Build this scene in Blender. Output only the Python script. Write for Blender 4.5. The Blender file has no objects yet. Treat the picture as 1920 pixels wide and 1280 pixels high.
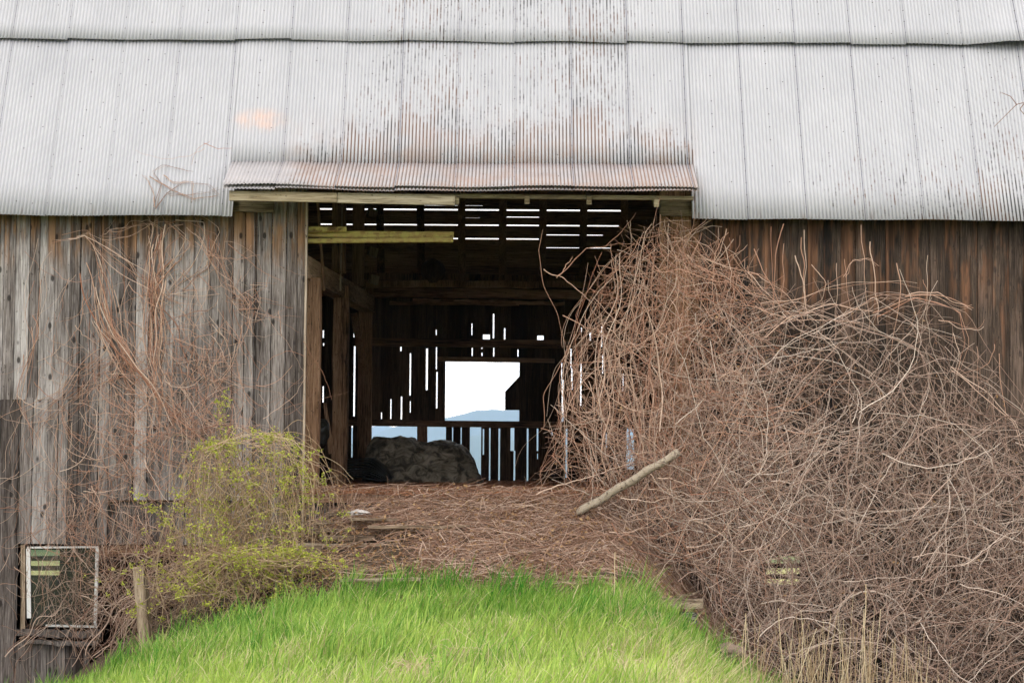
import bpy, math, random
import numpy as np
from mathutils import Matrix, Vector, noise as mnoise
random.seed(7); rng = np.random.default_rng(11)
R = math.radians
sc = bpy.context.scene
# ------------------------------------------------------------------ camera
F = 3667.0; PITCH = math.atan(210 / F); ROLL = R(0.35)
CAM = Vector((0, -22.0, 0.5))
cam = bpy.data.cameras.new('camera'); co = bpy.data.objects.new('camera', cam)
sc.collection.objects.link(co); sc.camera = co
cam.sensor_width = 36; cam.lens = 36 * F / 1920; cam.clip_start = 0.1; cam.clip_end = 60000
CR = (Matrix.Rotation(math.pi / 2 + PITCH, 3, 'X') @ Matrix.Rotation(ROLL, 3, 'Z'))
co.matrix_world = Matrix.Translation(CAM) @ CR.to_4x4()
# ------------------------------------------------------------------ sky, sun, exposure
SUN_EL, SUN_AZ = R(38), R(205)      # compass: camera looks to +Y (0), sun behind and to the left
wd = bpy.data.worlds.new("World"); sc.world = wd; wd.use_nodes = True
wn = wd.node_tree; wn.nodes.clear()
sky = wn.nodes.new('ShaderNodeTexSky'); sky.sky_type = 'NISHITA'; sky.sun_disc = False
sky.sun_elevation = SUN_EL; sky.sun_rotation = SUN_AZ; sky.dust_density = 3.0
hs = wn.nodes.new('ShaderNodeHueSaturation'); hs.inputs['Saturation'].default_value = 0.35
hs.inputs['Value'].default_value = 1.0
tcw = wn.nodes.new('ShaderNodeTexCoord'); mpw = wn.nodes.new('ShaderNodeMapping')
mpw.inputs['Scale'].default_value = (2, 2, 9)
nzw = wn.nodes.new('ShaderNodeTexNoise'); nzw.inputs['Scale'].default_value = 2.0; nzw.inputs['Detail'].default_value = 6
rpw = wn.nodes.new('ShaderNodeValToRGB')
rpw.color_ramp.elements[0].position = 0.3; rpw.color_ramp.elements[0].color = (22.5, 22.0, 22.0, 1)
rpw.color_ramp.elements[1].position = 0.7; rpw.color_ramp.elements[1].color = (32.0, 31.0, 29.5, 1)
mxw = wn.nodes.new('ShaderNodeMixRGB'); mxw.inputs[0].default_value = 0.62
bg = wn.nodes.new('ShaderNodeBackground'); bg.inputs[1].default_value = 0.085
ow = wn.nodes.new('ShaderNodeOutputWorld')
L = wn.links.new
L(sky.outputs[0], hs.inputs['Color']); L(tcw.outputs['Generated'], mpw.inputs[0]); L(mpw.outputs[0], nzw.inputs['Vector'])
L(nzw.outputs['Fac'], rpw.inputs[0]); L(hs.outputs[0], mxw.inputs[1]); L(rpw.outputs[0], mxw.inputs[2])
sxw = wn.nodes.new('ShaderNodeSeparateXYZ'); mrw = wn.nodes.new('ShaderNodeMapRange'); mrw.inputs[1].default_value = 0.0; mrw.inputs[2].default_value = 0.16
hzw = wn.nodes.new('ShaderNodeMixRGB'); hzw.inputs[1].default_value = (44, 37, 28, 1)
L(tcw.outputs['Generated'], sxw.inputs[0]); L(sxw.outputs[2], mrw.inputs[0]); L(mrw.outputs[0], hzw.inputs[0]); L(mxw.outputs[0], hzw.inputs[2])
L(hzw.outputs[0], bg.inputs[0]); L(bg.outputs[0], ow.inputs[0])
sl = bpy.data.lights.new('sun', 'SUN'); sl.energy = 0.9; sl.angle = R(14); sl.color = (1, 0.93, 0.84)
so = bpy.data.objects.new('sun', sl); sc.collection.objects.link(so)
sd = Vector((math.sin(SUN_AZ) * math.cos(SUN_EL), math.cos(SUN_AZ) * math.cos(SUN_EL), math.sin(SUN_EL)))
so.rotation_euler = sd.to_track_quat('Z', 'Y').to_euler()
sc.view_settings.view_transform = 'Standard'; sc.view_settings.look = 'None'
sc.view_settings.exposure = 0.52; sc.view_settings.gamma = 1
sc.cycles.max_bounces = 6; sc.cycles.diffuse_bounces = 4; sc.cycles.transparent_max_bounces = 12
sc.cycles.volume_bounces = 1

# ------------------------------------------------------------------ picture ray helpers (used to read off real positions)
CRn = np.array(CR)
def ray(px, py):
    return CR @ Vector(((px - 960) / F, -(py - 640) / F, -1))
def W(px, py, Y):                       # point seen at px,py on the vertical plane at depth Y
    d = ray(px, py); t = (Y - CAM.y) / d.y
    return CAM + d * t
def X(px, py, Y): return W(px, py, Y).x
def Z(px, py, Y): return W(px, py, Y).z
def proj(P):                            # world (…,3) -> pixel arrays
    q = (np.asarray(P) - np.array(CAM)) @ CRn
    return 960 + F * q[..., 0] / -q[..., 2], 640 - F * q[..., 1] / -q[..., 2]

# ------------------------------------------------------------------ object helpers
def link(o): sc.collection.objects.link(o); return o
def tag(o, label=None, cat=None, group=None, kind=None):
    if label: o['label'] = label
    if cat: o['category'] = cat
    if group: o['group'] = group
    if kind: o['kind'] = kind
    return o
def empty(name, loc, label, cat, group=None):
    o = bpy.data.objects.new(name, None); link(o); o.location = loc; o.empty_display_size = .2
    return tag(o, label, cat, group)
def finish(me, name, m, parent, rnd, smooth=False):
    a = me.attributes.new('rnd', 'FLOAT', 'POINT'); a.data.foreach_set('value', np.asarray(rnd, dtype=np.float32))
    me.materials.append(m)
    if smooth: me.polygons.foreach_set('use_smooth', np.ones(len(me.polygons), dtype=bool))
    o = link(bpy.data.objects.new(name, me))
    if parent is not None:
        o.parent = parent; o.matrix_parent_inverse = Matrix.Translation(-parent.location)
    return o
def npmesh(name, V, faces, m, parent=None, rnd=None, smooth=False):
    """V (n,3); faces list of (k,nv) int arrays"""
    me = bpy.data.meshes.new(name)
    V = np.asarray(V, dtype=np.float32).reshape(-1, 3)
    me.vertices.add(len(V)); me.vertices.foreach_set('co', V.ravel())
    idx = np.concatenate([f.ravel() for f in faces]).astype(np.int32)
    tot = np.concatenate([np.full(len(f), f.shape[1]) for f in faces]).astype(np.int32)
    st = np.concatenate([[0], np.cumsum(tot)[:-1]]).astype(np.int32)
    me.loops.add(len(idx)); me.loops.foreach_set('vertex_index', idx)
    me.polygons.add(len(tot)); me.polygons.foreach_set('loop_start', st); me.polygons.foreach_set('loop_total', tot)
    me.update(calc_edges=True); me.validate()
    if rnd is None: rnd = np.zeros(len(V))
    return finish(me, name, m, parent, rnd, smooth)
class MB:
    def __init__(s): s.v = []; s.f = []; s.r = []
    def add(s, vs, fs, r=None):
        r = random.random() if r is None else r
        b = len(s.v); s.v += [tuple(v) for v in vs]; s.r += [r] * len(vs)
        s.f += [tuple(b + i for i in f) for f in fs]
    def box(s, x0, x1, y0, y1, z0, z1, r=None, j=0.0):
        q = lambda: random.uniform(-j, j)
        vs = [(x + q(), y + q() * .4, z + q()) for z in (z0, z1) for y in (y0, y1) for x in (x0, x1)]
        s.add(vs, [(0, 2, 3, 1), (4, 5, 7, 6), (0, 1, 5, 4), (2, 6, 7, 3), (0, 4, 6, 2), (1, 3, 7, 5)], r)
    def beam(s, p0, p1, w, h, up=(0, 0, 1), seg=6, j=0.0, r=None, taper=1.0):
        p0, p1 = Vector(p0), Vector(p1); d = (p1 - p0).normalized(); up = Vector(up)
        a = d.cross(up).normalized(); b = a.cross(d).normalized()
        vs = []; q = lambda: random.uniform(-j, j)
        for i in range(seg + 1):
            t = i / seg; c = p0.lerp(p1, t) + a * q() + b * q(); k = 1 + (taper - 1) * t
            for sx, sz in ((-1, -1), (1, -1), (1, 1), (-1, 1)):
                vs.append(c + a * (sx * w / 2 * k + q() * .6) + b * (sz * h / 2 * k + q() * .6))
        fs = [(0, 1, 2, 3), tuple(seg * 4 + k for k in (3, 2, 1, 0))]
        for i in range(seg):
            for k in range(4):
                fs.append((i * 4 + k, (i + 1) * 4 + k, (i + 1) * 4 + (k + 1) % 4, i * 4 + (k + 1) % 4))
        s.add(vs, fs, r)
    def prism(s, pts, y0, y1, r=None):      # pts (x,z) polygon
        n = len(pts)
        vs = [(x, y0, z) for x, z in pts] + [(x, y1, z) for x, z in pts]
        fs = [tuple(range(n)), tuple(range(2 * n - 1, n - 1, -1))] + [(i, n + i, n + (i + 1) % n, (i + 1) % n) for i in range(n)]
        s.add(vs, fs, r)
    def build(s, name, m, parent=None, smooth=False, bevel=0):
        me = bpy.data.meshes.new(name); me.from_pydata(s.v, [], s.f); me.update()
        import bmesh
        bm = bmesh.new(); bm.from_mesh(me); bmesh.ops.recalc_face_normals(bm, faces=bm.faces); bm.to_mesh(me); bm.free()
        o = finish(me, name, m, parent, s.r, smooth)
        if bevel:
            b = o.modifiers.new('bevel', 'BEVEL'); b.width = bevel; b.segments = 1; b.limit_method = 'ANGLE'
        return o

# ------------------------------------------------------------------ material helpers
class MT:
    def __init__(s, name, rough=.85):
        s.m = bpy.data.materials.new(name); s.m.use_nodes = True; s.t = s.m.node_tree
        s.b = s.t.nodes['Principled BSDF']; s.b.inputs['Roughness'].default_value = rough
        s.b.inputs['Specular IOR Level'].default_value = .25
        s.tc = s.t.nodes.new('ShaderNodeTexCoord')
    def n(s, ty, **k):
        o = s.t.nodes.new(ty)
        for a, b in k.items(): setattr(o, a, b)
        return o
    def put(s, sock, v):
        if isinstance(v, bpy.types.NodeSocket): s.t.links.new(v, sock)
        elif v is not None:
            if isinstance(v, (tuple, list)) and len(v) == 3 and sock.type == 'RGBA': v = (*v, 1)
            sock.default_value = v
    def attr(s): return s.n('ShaderNodeAttribute', attribute_name='rnd').outputs['Fac']
    def math(s, op, a, b=None, c=None, clamp=False):
        o = s.n('ShaderNodeMath', operation=op); o.use_clamp = clamp
        s.put(o.inputs[0], a); s.put(o.inputs[1], b)
        if c is not None: s.put(o.inputs[2], c)
        return o.outputs[0]
    def xyz(s, v=None):
        o = s.n('ShaderNodeSeparateXYZ'); s.put(o.inputs[0], v or s.tc.outputs['Object']); return o.outputs
    def comb(s, x, y, z):
        o = s.n('ShaderNodeCombineXYZ')
        for i, v in enumerate((x, y, z)): s.put(o.inputs[i], v)
        return o.outputs[0]
    def vec(s, scale, off=None):
        o = s.n('ShaderNodeVectorMath', operation='MULTIPLY'); s.put(o.inputs[0], s.tc.outputs['Object']); o.inputs[1].default_value = scale
        if off is None: return o.outputs[0]
        p = s.n('ShaderNodeVectorMath', operation='ADD'); s.put(p.inputs[0], o.outputs[0])
        s.put(p.inputs[1], s.comb(s.math('MULTIPLY', off, 37.), s.math('MULTIPLY', off, 11.), s.math('MULTIPLY', off, 53.)))
        return p.outputs[0]
    def noise(s, v, scale=1., detail=4., rough=.55, dist=0.):
        o = s.n('ShaderNodeTexNoise'); s.put(o.inputs['Vector'], v); o.inputs['Scale'].default_value = scale
        o.inputs['Detail'].default_value = detail; o.inputs['Roughness'].default_value = rough; o.inputs['Distortion'].default_value = dist
        return o.outputs['Fac']
    def step(s, v, a, b):                    # smooth 0..1 ramp from a to b
        o = s.n('ShaderNodeMapRange', interpolation_type='SMOOTHSTEP'); s.put(o.inputs[0], v)
        o.inputs[1].default_value = a; o.inputs[2].default_value = b
        return o.outputs[0]
    def mix(s, f, a, b, bl='MIX'):
        o = s.n('ShaderNodeMixRGB', blend_type=bl); s.put(o.inputs[0], f); s.put(o.inputs[1], a); s.put(o.inputs[2], b); return o.outputs[0]
    def ramp(s, f, stops):
        o = s.n('ShaderNodeValToRGB'); s.put(o.inputs[0], f); e = o.color_ramp.elements
        while len(e) < len(stops): e.new(.5)
        for k, (p, c) in zip(e, stops): k.position = p; k.color = (*c, 1)
        return o.outputs[0]
    def bump(s, h, st=.5, d=.01):
        o = s.n('ShaderNodeBump'); s.put(o.inputs['Height'], h); o.inputs['Strength'].default_value = st; o.inputs['Distance'].default_value = d
        s.put(s.b.inputs['Normal'], o.outputs[0])
    def col(s, c): s.put(s.b.inputs['Base Color'], c); return s.m

def wood(name, cols, ax='z', knots=.5, dark=(.02, .015, .012), brown=None, moss=None, edge=.5):
    """weathered boards; grain runs along ax; brown=(z_top, depth, colour): still-brown wood kept dry under the eave"""
    m = MT(name); r = m.attr()
    sc3 = {'z': (1, 1, .045), 'x': (.045, 1, 1), 'y': (1, .045, 1)}[ax]
    sc4 = {'z': (1, 1, .16), 'x': (.16, 1, 1), 'y': (1, .16, 1)}[ax]
    sc5 = {'z': (1, 1, .016), 'x': (.016, 1, 1), 'y': (1, .016, 1)}[ax]
    g = m.noise(m.vec(sc3, r), 85, 4, .7)                    # fine grain
    st = m.noise(m.vec(sc3, r), 14, 4, .6, .6)                # streaks
    bl = m.noise(m.vec(sc4), 2.2, 5, .65)                     # big weather patches
    f = m.math('ADD', m.math('MULTIPLY', g, .5), m.math('ADD', m.math('MULTIPLY', st, .25), m.math('MULTIPLY', bl, .45)))
    f = m.math('ADD', f, m.math('MULTIPLY', m.math('SUBTRACT', r, .5), .11))
    c = m.ramp(f, [(.47, dark), (.555, cols[0]), (.635, cols[1]), (.74, cols[2])])
    spk = m.step(m.noise(m.vec({'z': (1, 1, .45), 'x': (.45, 1, 1), 'y': (1, .45, 1)}[ax], r), 42, 2, .5), .66, .72)
    c = m.mix(m.math('MULTIPLY', spk, .7), c, dark)
    crk = m.step(m.noise(m.vec(sc5, r), 95, 2, .5), .66, .70)
    c = m.mix(m.math('MULTIPLY', crk, .75), c, dark)
    tint = m.mix(m.math('FRACT', m.math('MULTIPLY', r, 7.3)), (.86, .8, .76), (1.08, 1.07, 1.06))
    c = m.mix(1, c, tint, 'MULTIPLY')
    if brown:
        zt, dp, bc = brown
        wz = m.xyz()[2]; hh = m.math('ADD', m.math('MULTIPLY', m.noise(m.vec(sc4, r), 3.0, 4, .7), dp * 2.6), wz)
        k = m.step(hh, zt + dp * .35, zt + dp * 1.3)
        bb = m.mix(m.step(st, .38, .62), tuple(v * .25 for v in bc), bc)
        k = m.math('MULTIPLY', k, m.step(m.noise(m.vec(sc4, r), 5.0, 4, .7), .44, .56))
        c = m.mix(m.math('MULTIPLY', k, .8), c, bb)
    if knots:
        vo = m.n('ShaderNodeTexVoronoi'); kv = {'z': (6.5, 6.5, 3.4), 'x': (2.4, 5.5, 5.5), 'y': (5.5, 2.4, 5.5)}[ax]
        m.put(vo.inputs['Vector'], m.vec(kv, r)); vo.inputs['Scale'].default_value = 1.15
        kn = m.step(vo.outputs['Distance'], .2, .1)
        c = m.mix(m.math('MULTIPLY', kn, knots), c, (.012, .009, .008))
    if moss:
        mo = m.noise(m.vec((1, 1, 1)), 12, 5, .7)
        c = m.mix(m.step(mo, .42, .6), c, moss)
    m.bump(m.math('ADD', g, st), .6, .012)
    return m.col(c)

GREY = [(.11, .097, .09), (.225, .208, .198), (.42, .40, .385)]
M = {}
M['wall_l'] = wood('weathered grey siding', GREY, brown=(2.98, .5, (.36, .19, .09)), dark=(.038, .03, .026), knots=.85)
M['wall_r'] = wood('weathered brown siding', [(.03, .021, .015), (.065, .046, .034), (.16, .115, .09)], brown=(2.75, 1.0, (.22, .105, .055)), dark=(.010, .008, .007), knots=.5)
M['wall_low'] = wood('damp grey siding', [(.07, .06, .055), (.16, .145, .135), (.28, .25, .235)], knots=.8)
M['beam_in'] = wood('dark old timber', [(.18, .10, .055), (.34, .20, .12), (.5, .33, .21)], knots=0)
M['beam_x'] = wood('dark old timber across', [(.15, .085, .055), (.3, .18, .11), (.48, .32, .22)], ax='x', knots=0)
M['plate'] = wood('brown splintered beam', [(.32, .17, .11), (.52, .32, .21), (.68, .46, .33)], ax='x', knots=0, dark=(.1, .05, .03))
M['beam_y'] = wood('dark old timber lengthways', [(.22, .15, .09), (.40, .29, .18), (.55, .42, .28)], ax='y', knots=0)
M['fascia2'] = wood('rust stained fascia timber', [(.2, .17, .11), (.33, .29, .2), (.45, .41, .31)], ax='x', knots=.5, dark=(.09, .07, .04), moss=None)
M['fascia'] = wood('pale mossy fascia timber', [(.15, .12, .07), (.28, .235, .145), (.42, .37, .26)], ax='x', knots=.5, dark=(.07, .05, .025))
M['lichen'] = wood('lichen covered timber', [(.2, .12, .045), (.36, .25, .09), (.5, .38, .15)], ax='x', knots=0, moss=(.50, .42, .13), dark=(.06, .035, .015))
M['jamb'] = wood('orange brown door post', [(.17, .095, .05), (.32, .19, .11), (.45, .3, .19)], knots=.4)
M['jamb_l'] = wood('pale weathered door edge', [(.22, .17, .12), (.38, .31, .24), (.5, .43, .35)], knots=0)
M['board'] = wood('grey broken boards', [(.14, .1, .07), (.30, .235, .17), (.46, .38, .29)], ax='x', knots=.3, dark=(.04, .026, .018))
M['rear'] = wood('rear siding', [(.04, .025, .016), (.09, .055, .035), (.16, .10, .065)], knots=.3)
M['post_pale'] = wood('pale split timber', [(.16, .12, .08), (.33, .265, .19), (.5, .42, .32)], knots=.6, dark=(.05, .035, .022))

def metal(name, rust_c, amp_mask):
    """painted galvanised sheets: rust and soot lie in the troughs of the corrugation"""
    m = MT(name, .55); x, y, z = m.xyz(); m.b.inputs['Specular IOR Level'].default_value = .35
    ph = m.math('COSINE', m.math('MULTIPLY', m.math('SUBTRACT', x, XS), 2 * math.pi / PIT))
    tr = m.step(ph, -.1, -.75)
    big = m.noise(m.vec((1, 1, .55)), .85, 4, .6)
    pan = m.math('FLOOR', m.math('DIVIDE', m.math('SUBTRACT', x, XS), PIT * 16))
    pn = m.n('ShaderNodeTexWhiteNoise', noise_dimensions='1D'); m.put(pn.inputs['W'], pan)
    brk = m.noise(m.comb(m.math('MULTIPLY', m.math('FLOOR', m.math('DIVIDE', m.math('SUBTRACT', x, XS), PIT)), 3.7), 0., m.math('MULTIPLY', z, 4.0)), 1.0, 5, .78)
    # rust belt just above the canopy between the door ends, climbing in tongues
    inx = m.math('MULTIPLY', m.step(x, -2.75, -2.3), m.step(x, 2.2, 1.95))
    zt = m.math('ADD', z, m.math('MULTIPLY', m.math('SUBTRACT', m.noise(m.vec((1, 0, .0)), 2.0, 4, .7), .5), -1.5))
    belt = m.math('MULTIPLY', inx, m.step(zt, 4.5, 3.65))
    right = m.math('MULTIPLY', m.step(x, 2.2, 5.6), m.step(zt, 5.2, 2.9))
    cen = m.math('MULTIPLY', m.math('MULTIPLY', m.step(x, -2.6, -.9), m.step(x, 2.6, .8)), .32)
    k = m.math('ADD', m.math('MULTIPLY', belt, .52), m.math('ADD', m.math('MULTIPLY', right, .50), m.math('ADD', cen, m.math('MULTIPLY', big, .62))))
    k = m.math('ADD', k, m.math('MULTIPLY', m.math('SUBTRACT', brk, .5), 1.6))
    k = m.math('ADD', k, m.math('MULTIPLY', m.math('SUBTRACT', pn.outputs['Value'], .5), .12))
    k = m.step(k, amp_mask, amp_mask + .3)
    stre = m.math('MULTIPLY', k, tr)
    base = m.mix(m.noise(m.vec((1, 1, .5)), 2.6, 5, .6), (.36, .36, .385), (.53, .525, .545))
    base = m.mix(m.math('MULTIPLY', m.noise(m.vec((30, 30, 2)), 1.2, 3, .6), .22), base, (.30, .30, .31))
    # every trough a little darker and bluer
    base = m.mix(m.math('MULTIPLY', tr, .36), base, (.20, .20, .225))
    rc = m.mix(m.step(m.noise(m.vec((1, 1, 1)), 1.7, 3), .42, .58), rust_c, (.035, .03, .03))
    c = m.mix(m.math('MULTIPLY', stre, .9), base, rc)
    film = m.math('MULTIPLY', m.math('MULTIPLY', belt, m.step(m.noise(m.vec((1, 1, 1)), 2.5, 4, .6), .40, .65)), .36)
    c = m.mix(film, c, (.30, .16, .10))
    if amp_mask < .555: c = m.mix(.35, c, m.mix(m.noise(m.vec((1, 1, 1)), 3, 4), (.16, .13, .12), (.36, .27, .22)))
    # soft pale peach patch
    dx = m.math('DIVIDE', m.math('SUBTRACT', x, -2.88), .26); dz = m.math('DIVIDE', m.math('SUBTRACT', z, 4.28), .13)
    dd = m.math('ADD', m.math('MULTIPLY', dx, dx), m.math('MULTIPLY', dz, dz))
    c = m.mix(m.math('MULTIPLY', m.math('MULTIPLY', m.step(dd, 2.2, .0), m.step(m.noise(m.vec((1, 1, 1)), 5, 3), .3, .7)), .4), c, (.75, .42, .27))
    lap_shade = m.math('MULTIPLY', m.step(m.math('ABSOLUTE', m.math('SUBTRACT', m.math('FRACT', m.math('ADD', m.math('DIVIDE', m.math('SUBTRACT', x, XS), PIT * 16), .5)), .5)), .009, .004), m.step(m.math('ADD', m.math('MULTIPLY', pn.outputs['Value'], .6), m.noise(m.comb(pan, 0., m.math('MULTIPLY', z, 1.5)), 1.0, 3, .6)), .42, .8))
    c = m.mix(m.math('MULTIPLY', lap_shade, .8), c, (.05, .05, .085))  # lap-gap shadow painted as a dark broken line along the sheet seams
    # nail heads: on the lap seams and a few mid-sheet lines
    u = m.math('FRACT', m.math('DIVIDE', m.math('SUBTRACT', x, XS - PIT * .5), PIT * 16))
    def dots(u0, step, keep, seed, rad):
        du = m.math('MULTIPLY', m.math('SUBTRACT', u, u0), PIT * 16)
        zz = m.math('DIVIDE', z, step); dv = m.math('MULTIPLY', m.math('SUBTRACT', m.math('FRACT', zz), .5), step)
        d2 = m.math('ADD', m.math('MULTIPLY', du, du), m.math('MULTIPLY', dv, dv))
        wn_ = m.n('ShaderNodeTexWhiteNoise', noise_dimensions='3D')
        m.put(wn_.inputs['Vector'], m.comb(pan, m.math('FLOOR', zz), seed))
        return m.math('MULTIPLY', m.step(d2, rad * rad * 1.6, rad * rad * .5), m.math('GREATER_THAN', wn_.outputs['Value'], keep))
    nd = m.math('MAXIMUM', dots(.03, .145, .25, 1., .006), m.math('MAXIMUM', dots(.5, .16, .55, 2., .0065), dots(.78, .31, .7, 3., .006)))
    c = m.mix(nd, c, (.03, .02, .018))
    # rust fringe along the bottom edges
    fr = m.math('MULTIPLY', m.step(z, LOWZ + .16, LOWZ - .05), m.step(m.noise(m.vec((20, 0, 2)), 1, 3, .7), .55, .68))
    c = m.mix(m.math('MULTIPLY', fr, .6), c, (.12, .055, .03))
    m.bump(m.noise(m.vec((1, 1, 1)), 1.6, 3), .35, .05)
    return m.col(c)

# ================================================================== BARN
SL = R(66)                                  # steep lower slope of the gambrel roof
EY = -.34                                   # eave line depth
EZ = (Z(300, 401, EY) + Z(1620, 415, EY)) / 2
LOWZ = EZ
PAN = .652; PIT = PAN / 16
XS = X(415, 400, EY)                        # one lap seam
WT = 9.6                                    # half length of the barn
DY = 9.2                                    # barn depth (rear wall)
KZ = EZ + 3.35                              # knee of the gambrel
def slopeY(z): return EY + (z - EZ) / math.tan(SL)
KY = slopeY(KZ)
def on_roof(px, py):                        # picture ray onto the lower roof slope
    d = ray(px, py); n = Vector((0, -math.sin(SL), math.cos(SL)))
    t = (Vector((0, EY, EZ)) - CAM).dot(n) / d.dot(n); return CAM + d * t
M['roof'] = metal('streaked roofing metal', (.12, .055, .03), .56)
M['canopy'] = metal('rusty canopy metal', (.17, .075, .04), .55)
print('EZ', EZ, 'canopy', on_roof(435, 310), on_roof(1295, 310), 'lap', on_roof(960, 84), 'seam', XS)

barn = empty('barn', (0, 0, 0), 'old weathered plank barn with streaked corrugated metal roof and wide open doorway', 'barn')

def corr(name, m, xa, xb, p_lo, p_hi, off=0.0, edge=.012, rows=6, lift=None, lo_fn=None):
    """corrugated sheets between the lower line p_lo and upper line p_hi (y,z); off = distance in front of the sheathing"""
    sub = 6
    i0 = math.ceil((xa - XS) / PIT * sub); i1 = math.floor((xb - XS) / PIT * sub)
    xs = XS + np.arange(i0, i1 + 1) * PIT / sub
    lo = np.array(p_lo); hi = np.array(p_hi); d = (hi - lo); ln = np.linalg.norm(d); d = d / ln
    n = np.array([-d[1], d[0]])             # outward normal in (y,z)
    pan = np.floor((xs - XS + 1e-6) / PAN).astype(int); fr = (xs - XS) / PAN - pan
    rs = np.random.RandomState(105 + int(off * 1000)); ja = rs.uniform(-1, 1, 200); jb = rs.uniform(-1, 1, 200)
    j = (ja[pan % 200] * (1 - fr) + jb[pan % 200] * fr) * edge
    wav = .0068 * np.cos(2 * np.pi * (xs - XS) / PIT)
    sag = .010 * np.sin(xs * 1.7 + off * 9) + .006 * np.sin(xs * 4.3)
    V = []
    for k in range(rows + 1):
        t = k / rows; s = ln * t + (j + (lo_fn(xs) if lo_fn is not None else 0)) * (1 - t)
        h = off + wav + .006 * (1 - fr) + .012 * (1 - t) * ja[(pan + 7) % 200] * fr + sag * (1 - t * .5)
        if lift is not None: h = h + lift(xs, t)
        V.append(np.stack([xs, lo[0] + d[0] * s + n[0] * h, lo[1] + d[1] * s + n[1] * h], 1))
    V = np.concatenate(V); c = len(xs)
    a = (np.arange(rows)[:, None] * c + np.arange(c - 1)[None]).ravel()
    o = npmesh(name, V, [np.stack([a, a + 1, a + c + 1, a + c], 1)], m, barn, smooth=True)
    so_ = o.modifiers.new('thickness', 'SOLIDIFY'); so_.thickness = .0015; so_.offset = -1
    return o
cl, cr = on_roof(431, 310), on_roof(1300, 310)
CZ = (cl.z + cr.z) / 2; CYm = slopeY(CZ)
UZ = on_roof(960, 83).z                     # bottom edge of the upper row of sheets
eave_fn = lambda xs: .012 * np.sin(xs * .9)
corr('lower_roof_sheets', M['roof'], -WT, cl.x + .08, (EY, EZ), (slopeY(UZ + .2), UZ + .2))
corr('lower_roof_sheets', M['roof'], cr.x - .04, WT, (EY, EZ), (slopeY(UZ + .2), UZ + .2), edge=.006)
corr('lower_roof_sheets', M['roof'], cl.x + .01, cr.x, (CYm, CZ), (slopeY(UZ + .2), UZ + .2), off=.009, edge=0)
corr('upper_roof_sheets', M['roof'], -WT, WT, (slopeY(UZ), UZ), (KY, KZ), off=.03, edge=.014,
     lift=lambda xs, t: .013 * (1 - t) ** 2 + .10 * np.clip((xs - 5.25) / .5, 0, 1) * (1 - t) ** 2 + .006 * (1 - t))
# canopy over the doorway
FY = -.78; FZ = (Z(600, 350, FY) + Z(1200, 354, FY)) / 2
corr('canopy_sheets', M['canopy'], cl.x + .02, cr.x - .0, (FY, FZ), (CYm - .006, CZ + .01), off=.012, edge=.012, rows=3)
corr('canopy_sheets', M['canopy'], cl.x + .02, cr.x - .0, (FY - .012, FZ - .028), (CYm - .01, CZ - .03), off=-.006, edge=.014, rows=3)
# sheathing under the roof, gambrel top and rear slope
mb = MB(); t = .03
def slab(mb, ya, za, yb, zb, x0=-WT, x1=WT, th=.03):
    d = Vector((0, yb - ya, zb - za)).normalized(); n = Vector((0, d.z, -d.y)) * th
    mb.prism
    vs = []
    for x in (x0, x1):
        vs += [(x, ya, za), (x, yb, zb), (x, yb + n.y, zb + n.z), (x, ya + n.y, za + n.z)]
    mb.add(vs, [(0, 1, 2, 3), (7, 6, 5, 4), (0, 4, 5, 1), (1, 5, 6, 2), (2, 6, 7, 3), (3, 7, 4, 0)], .5)
of = .022
slab(mb, EY + .04, EZ + .02, KY + of, KZ - .05, -WT, cl.x - .02)
slab(mb, EY + .04, EZ + .02, KY + of, KZ - .05, cr.x + .05, WT)
slab(mb, slopeY(CZ + .03) + of, CZ + .03, KY + of, KZ - .05, cl.x - .02 + .001, cr.x + .049)
RYK = DY - KY; RIDGEZ = KZ + (DY / 2 - KY) * math.tan(R(30))
mb.build('roof_sheathing', M['beam_x'], barn)
mb = MB()
slab(mb, KY, KZ, DY / 2, RIDGEZ, th=.04); slab(mb, DY / 2, RIDGEZ - .002, RYK, KZ - .002, th=.04)
mb.build('upper_roof', M['roof'], barn)

# rear roof slope: horizontal boards with gaps of daylight
RY0 = DY + .2; RZ0 = EZ - .05
def rslopeY(z): return RY0 - (z - RZ0) / math.tan(SL)
def on_rroof(px, py):
    d = ray(px, py); n = Vector((0, math.sin(SL), math.cos(SL)))
    t = (Vector((0, RY0, RZ0)) - CAM).dot(n) / d.dot(n); return CAM + d * t
# (px x0, px x1, py centre at x=700, thickness px)
rgaps = [(600, 1168, 394, 4.2), (600, 1160, 422.5, 3.6), (845, 1012, 448, 3.6), (1022, 1130, 440, 2.6), (1022, 1145, 464, 2.2),
         (795, 905, 386, 1.4), (868, 1010, 371.5, 1.6), (1010, 1166, 372, 1.6), (945, 1016, 407, 2.4), (873, 900, 409, 1.2)]
mb = MB(); zb = sorted(set([RZ0, KZ] + [v for g in rgaps for v in (on_rroof(900, g[2] - g[3] * .36).z, on_rroof(900, g[2] + g[3] * .36).z)]))
for z0, z1 in zip(zb[:-1], zb[1:]):
    zc = (z0 + z1) / 2; spans = [(-WT, WT)]
    for g in rgaps:
        ga, gb = on_rroof(900, g[2] + g[3] * .36).z, on_rroof(900, g[2] - g[3] * .36).z
        if ga - 1e-6 < zc < gb + 1e-6:
            xa, xb = on_rroof(g[0], g[2]).x, on_rroof(g[1], g[2]).x; ns = []
            for s0, s1 in spans:
                if xa > s0: ns.append((s0, min(xa, s1)))
                if xb < s1: ns.append((max(xb, s0), s1))
            spans = [q for q in ns if q[1] - q[0] > .01]
    for s0, s1 in spans: slab(mb, rslopeY(z0), z0, rslopeY(z1), z1, s0, s1, .022)
mb.build('rear_roof_boards', M['beam_x'], barn)
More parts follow.
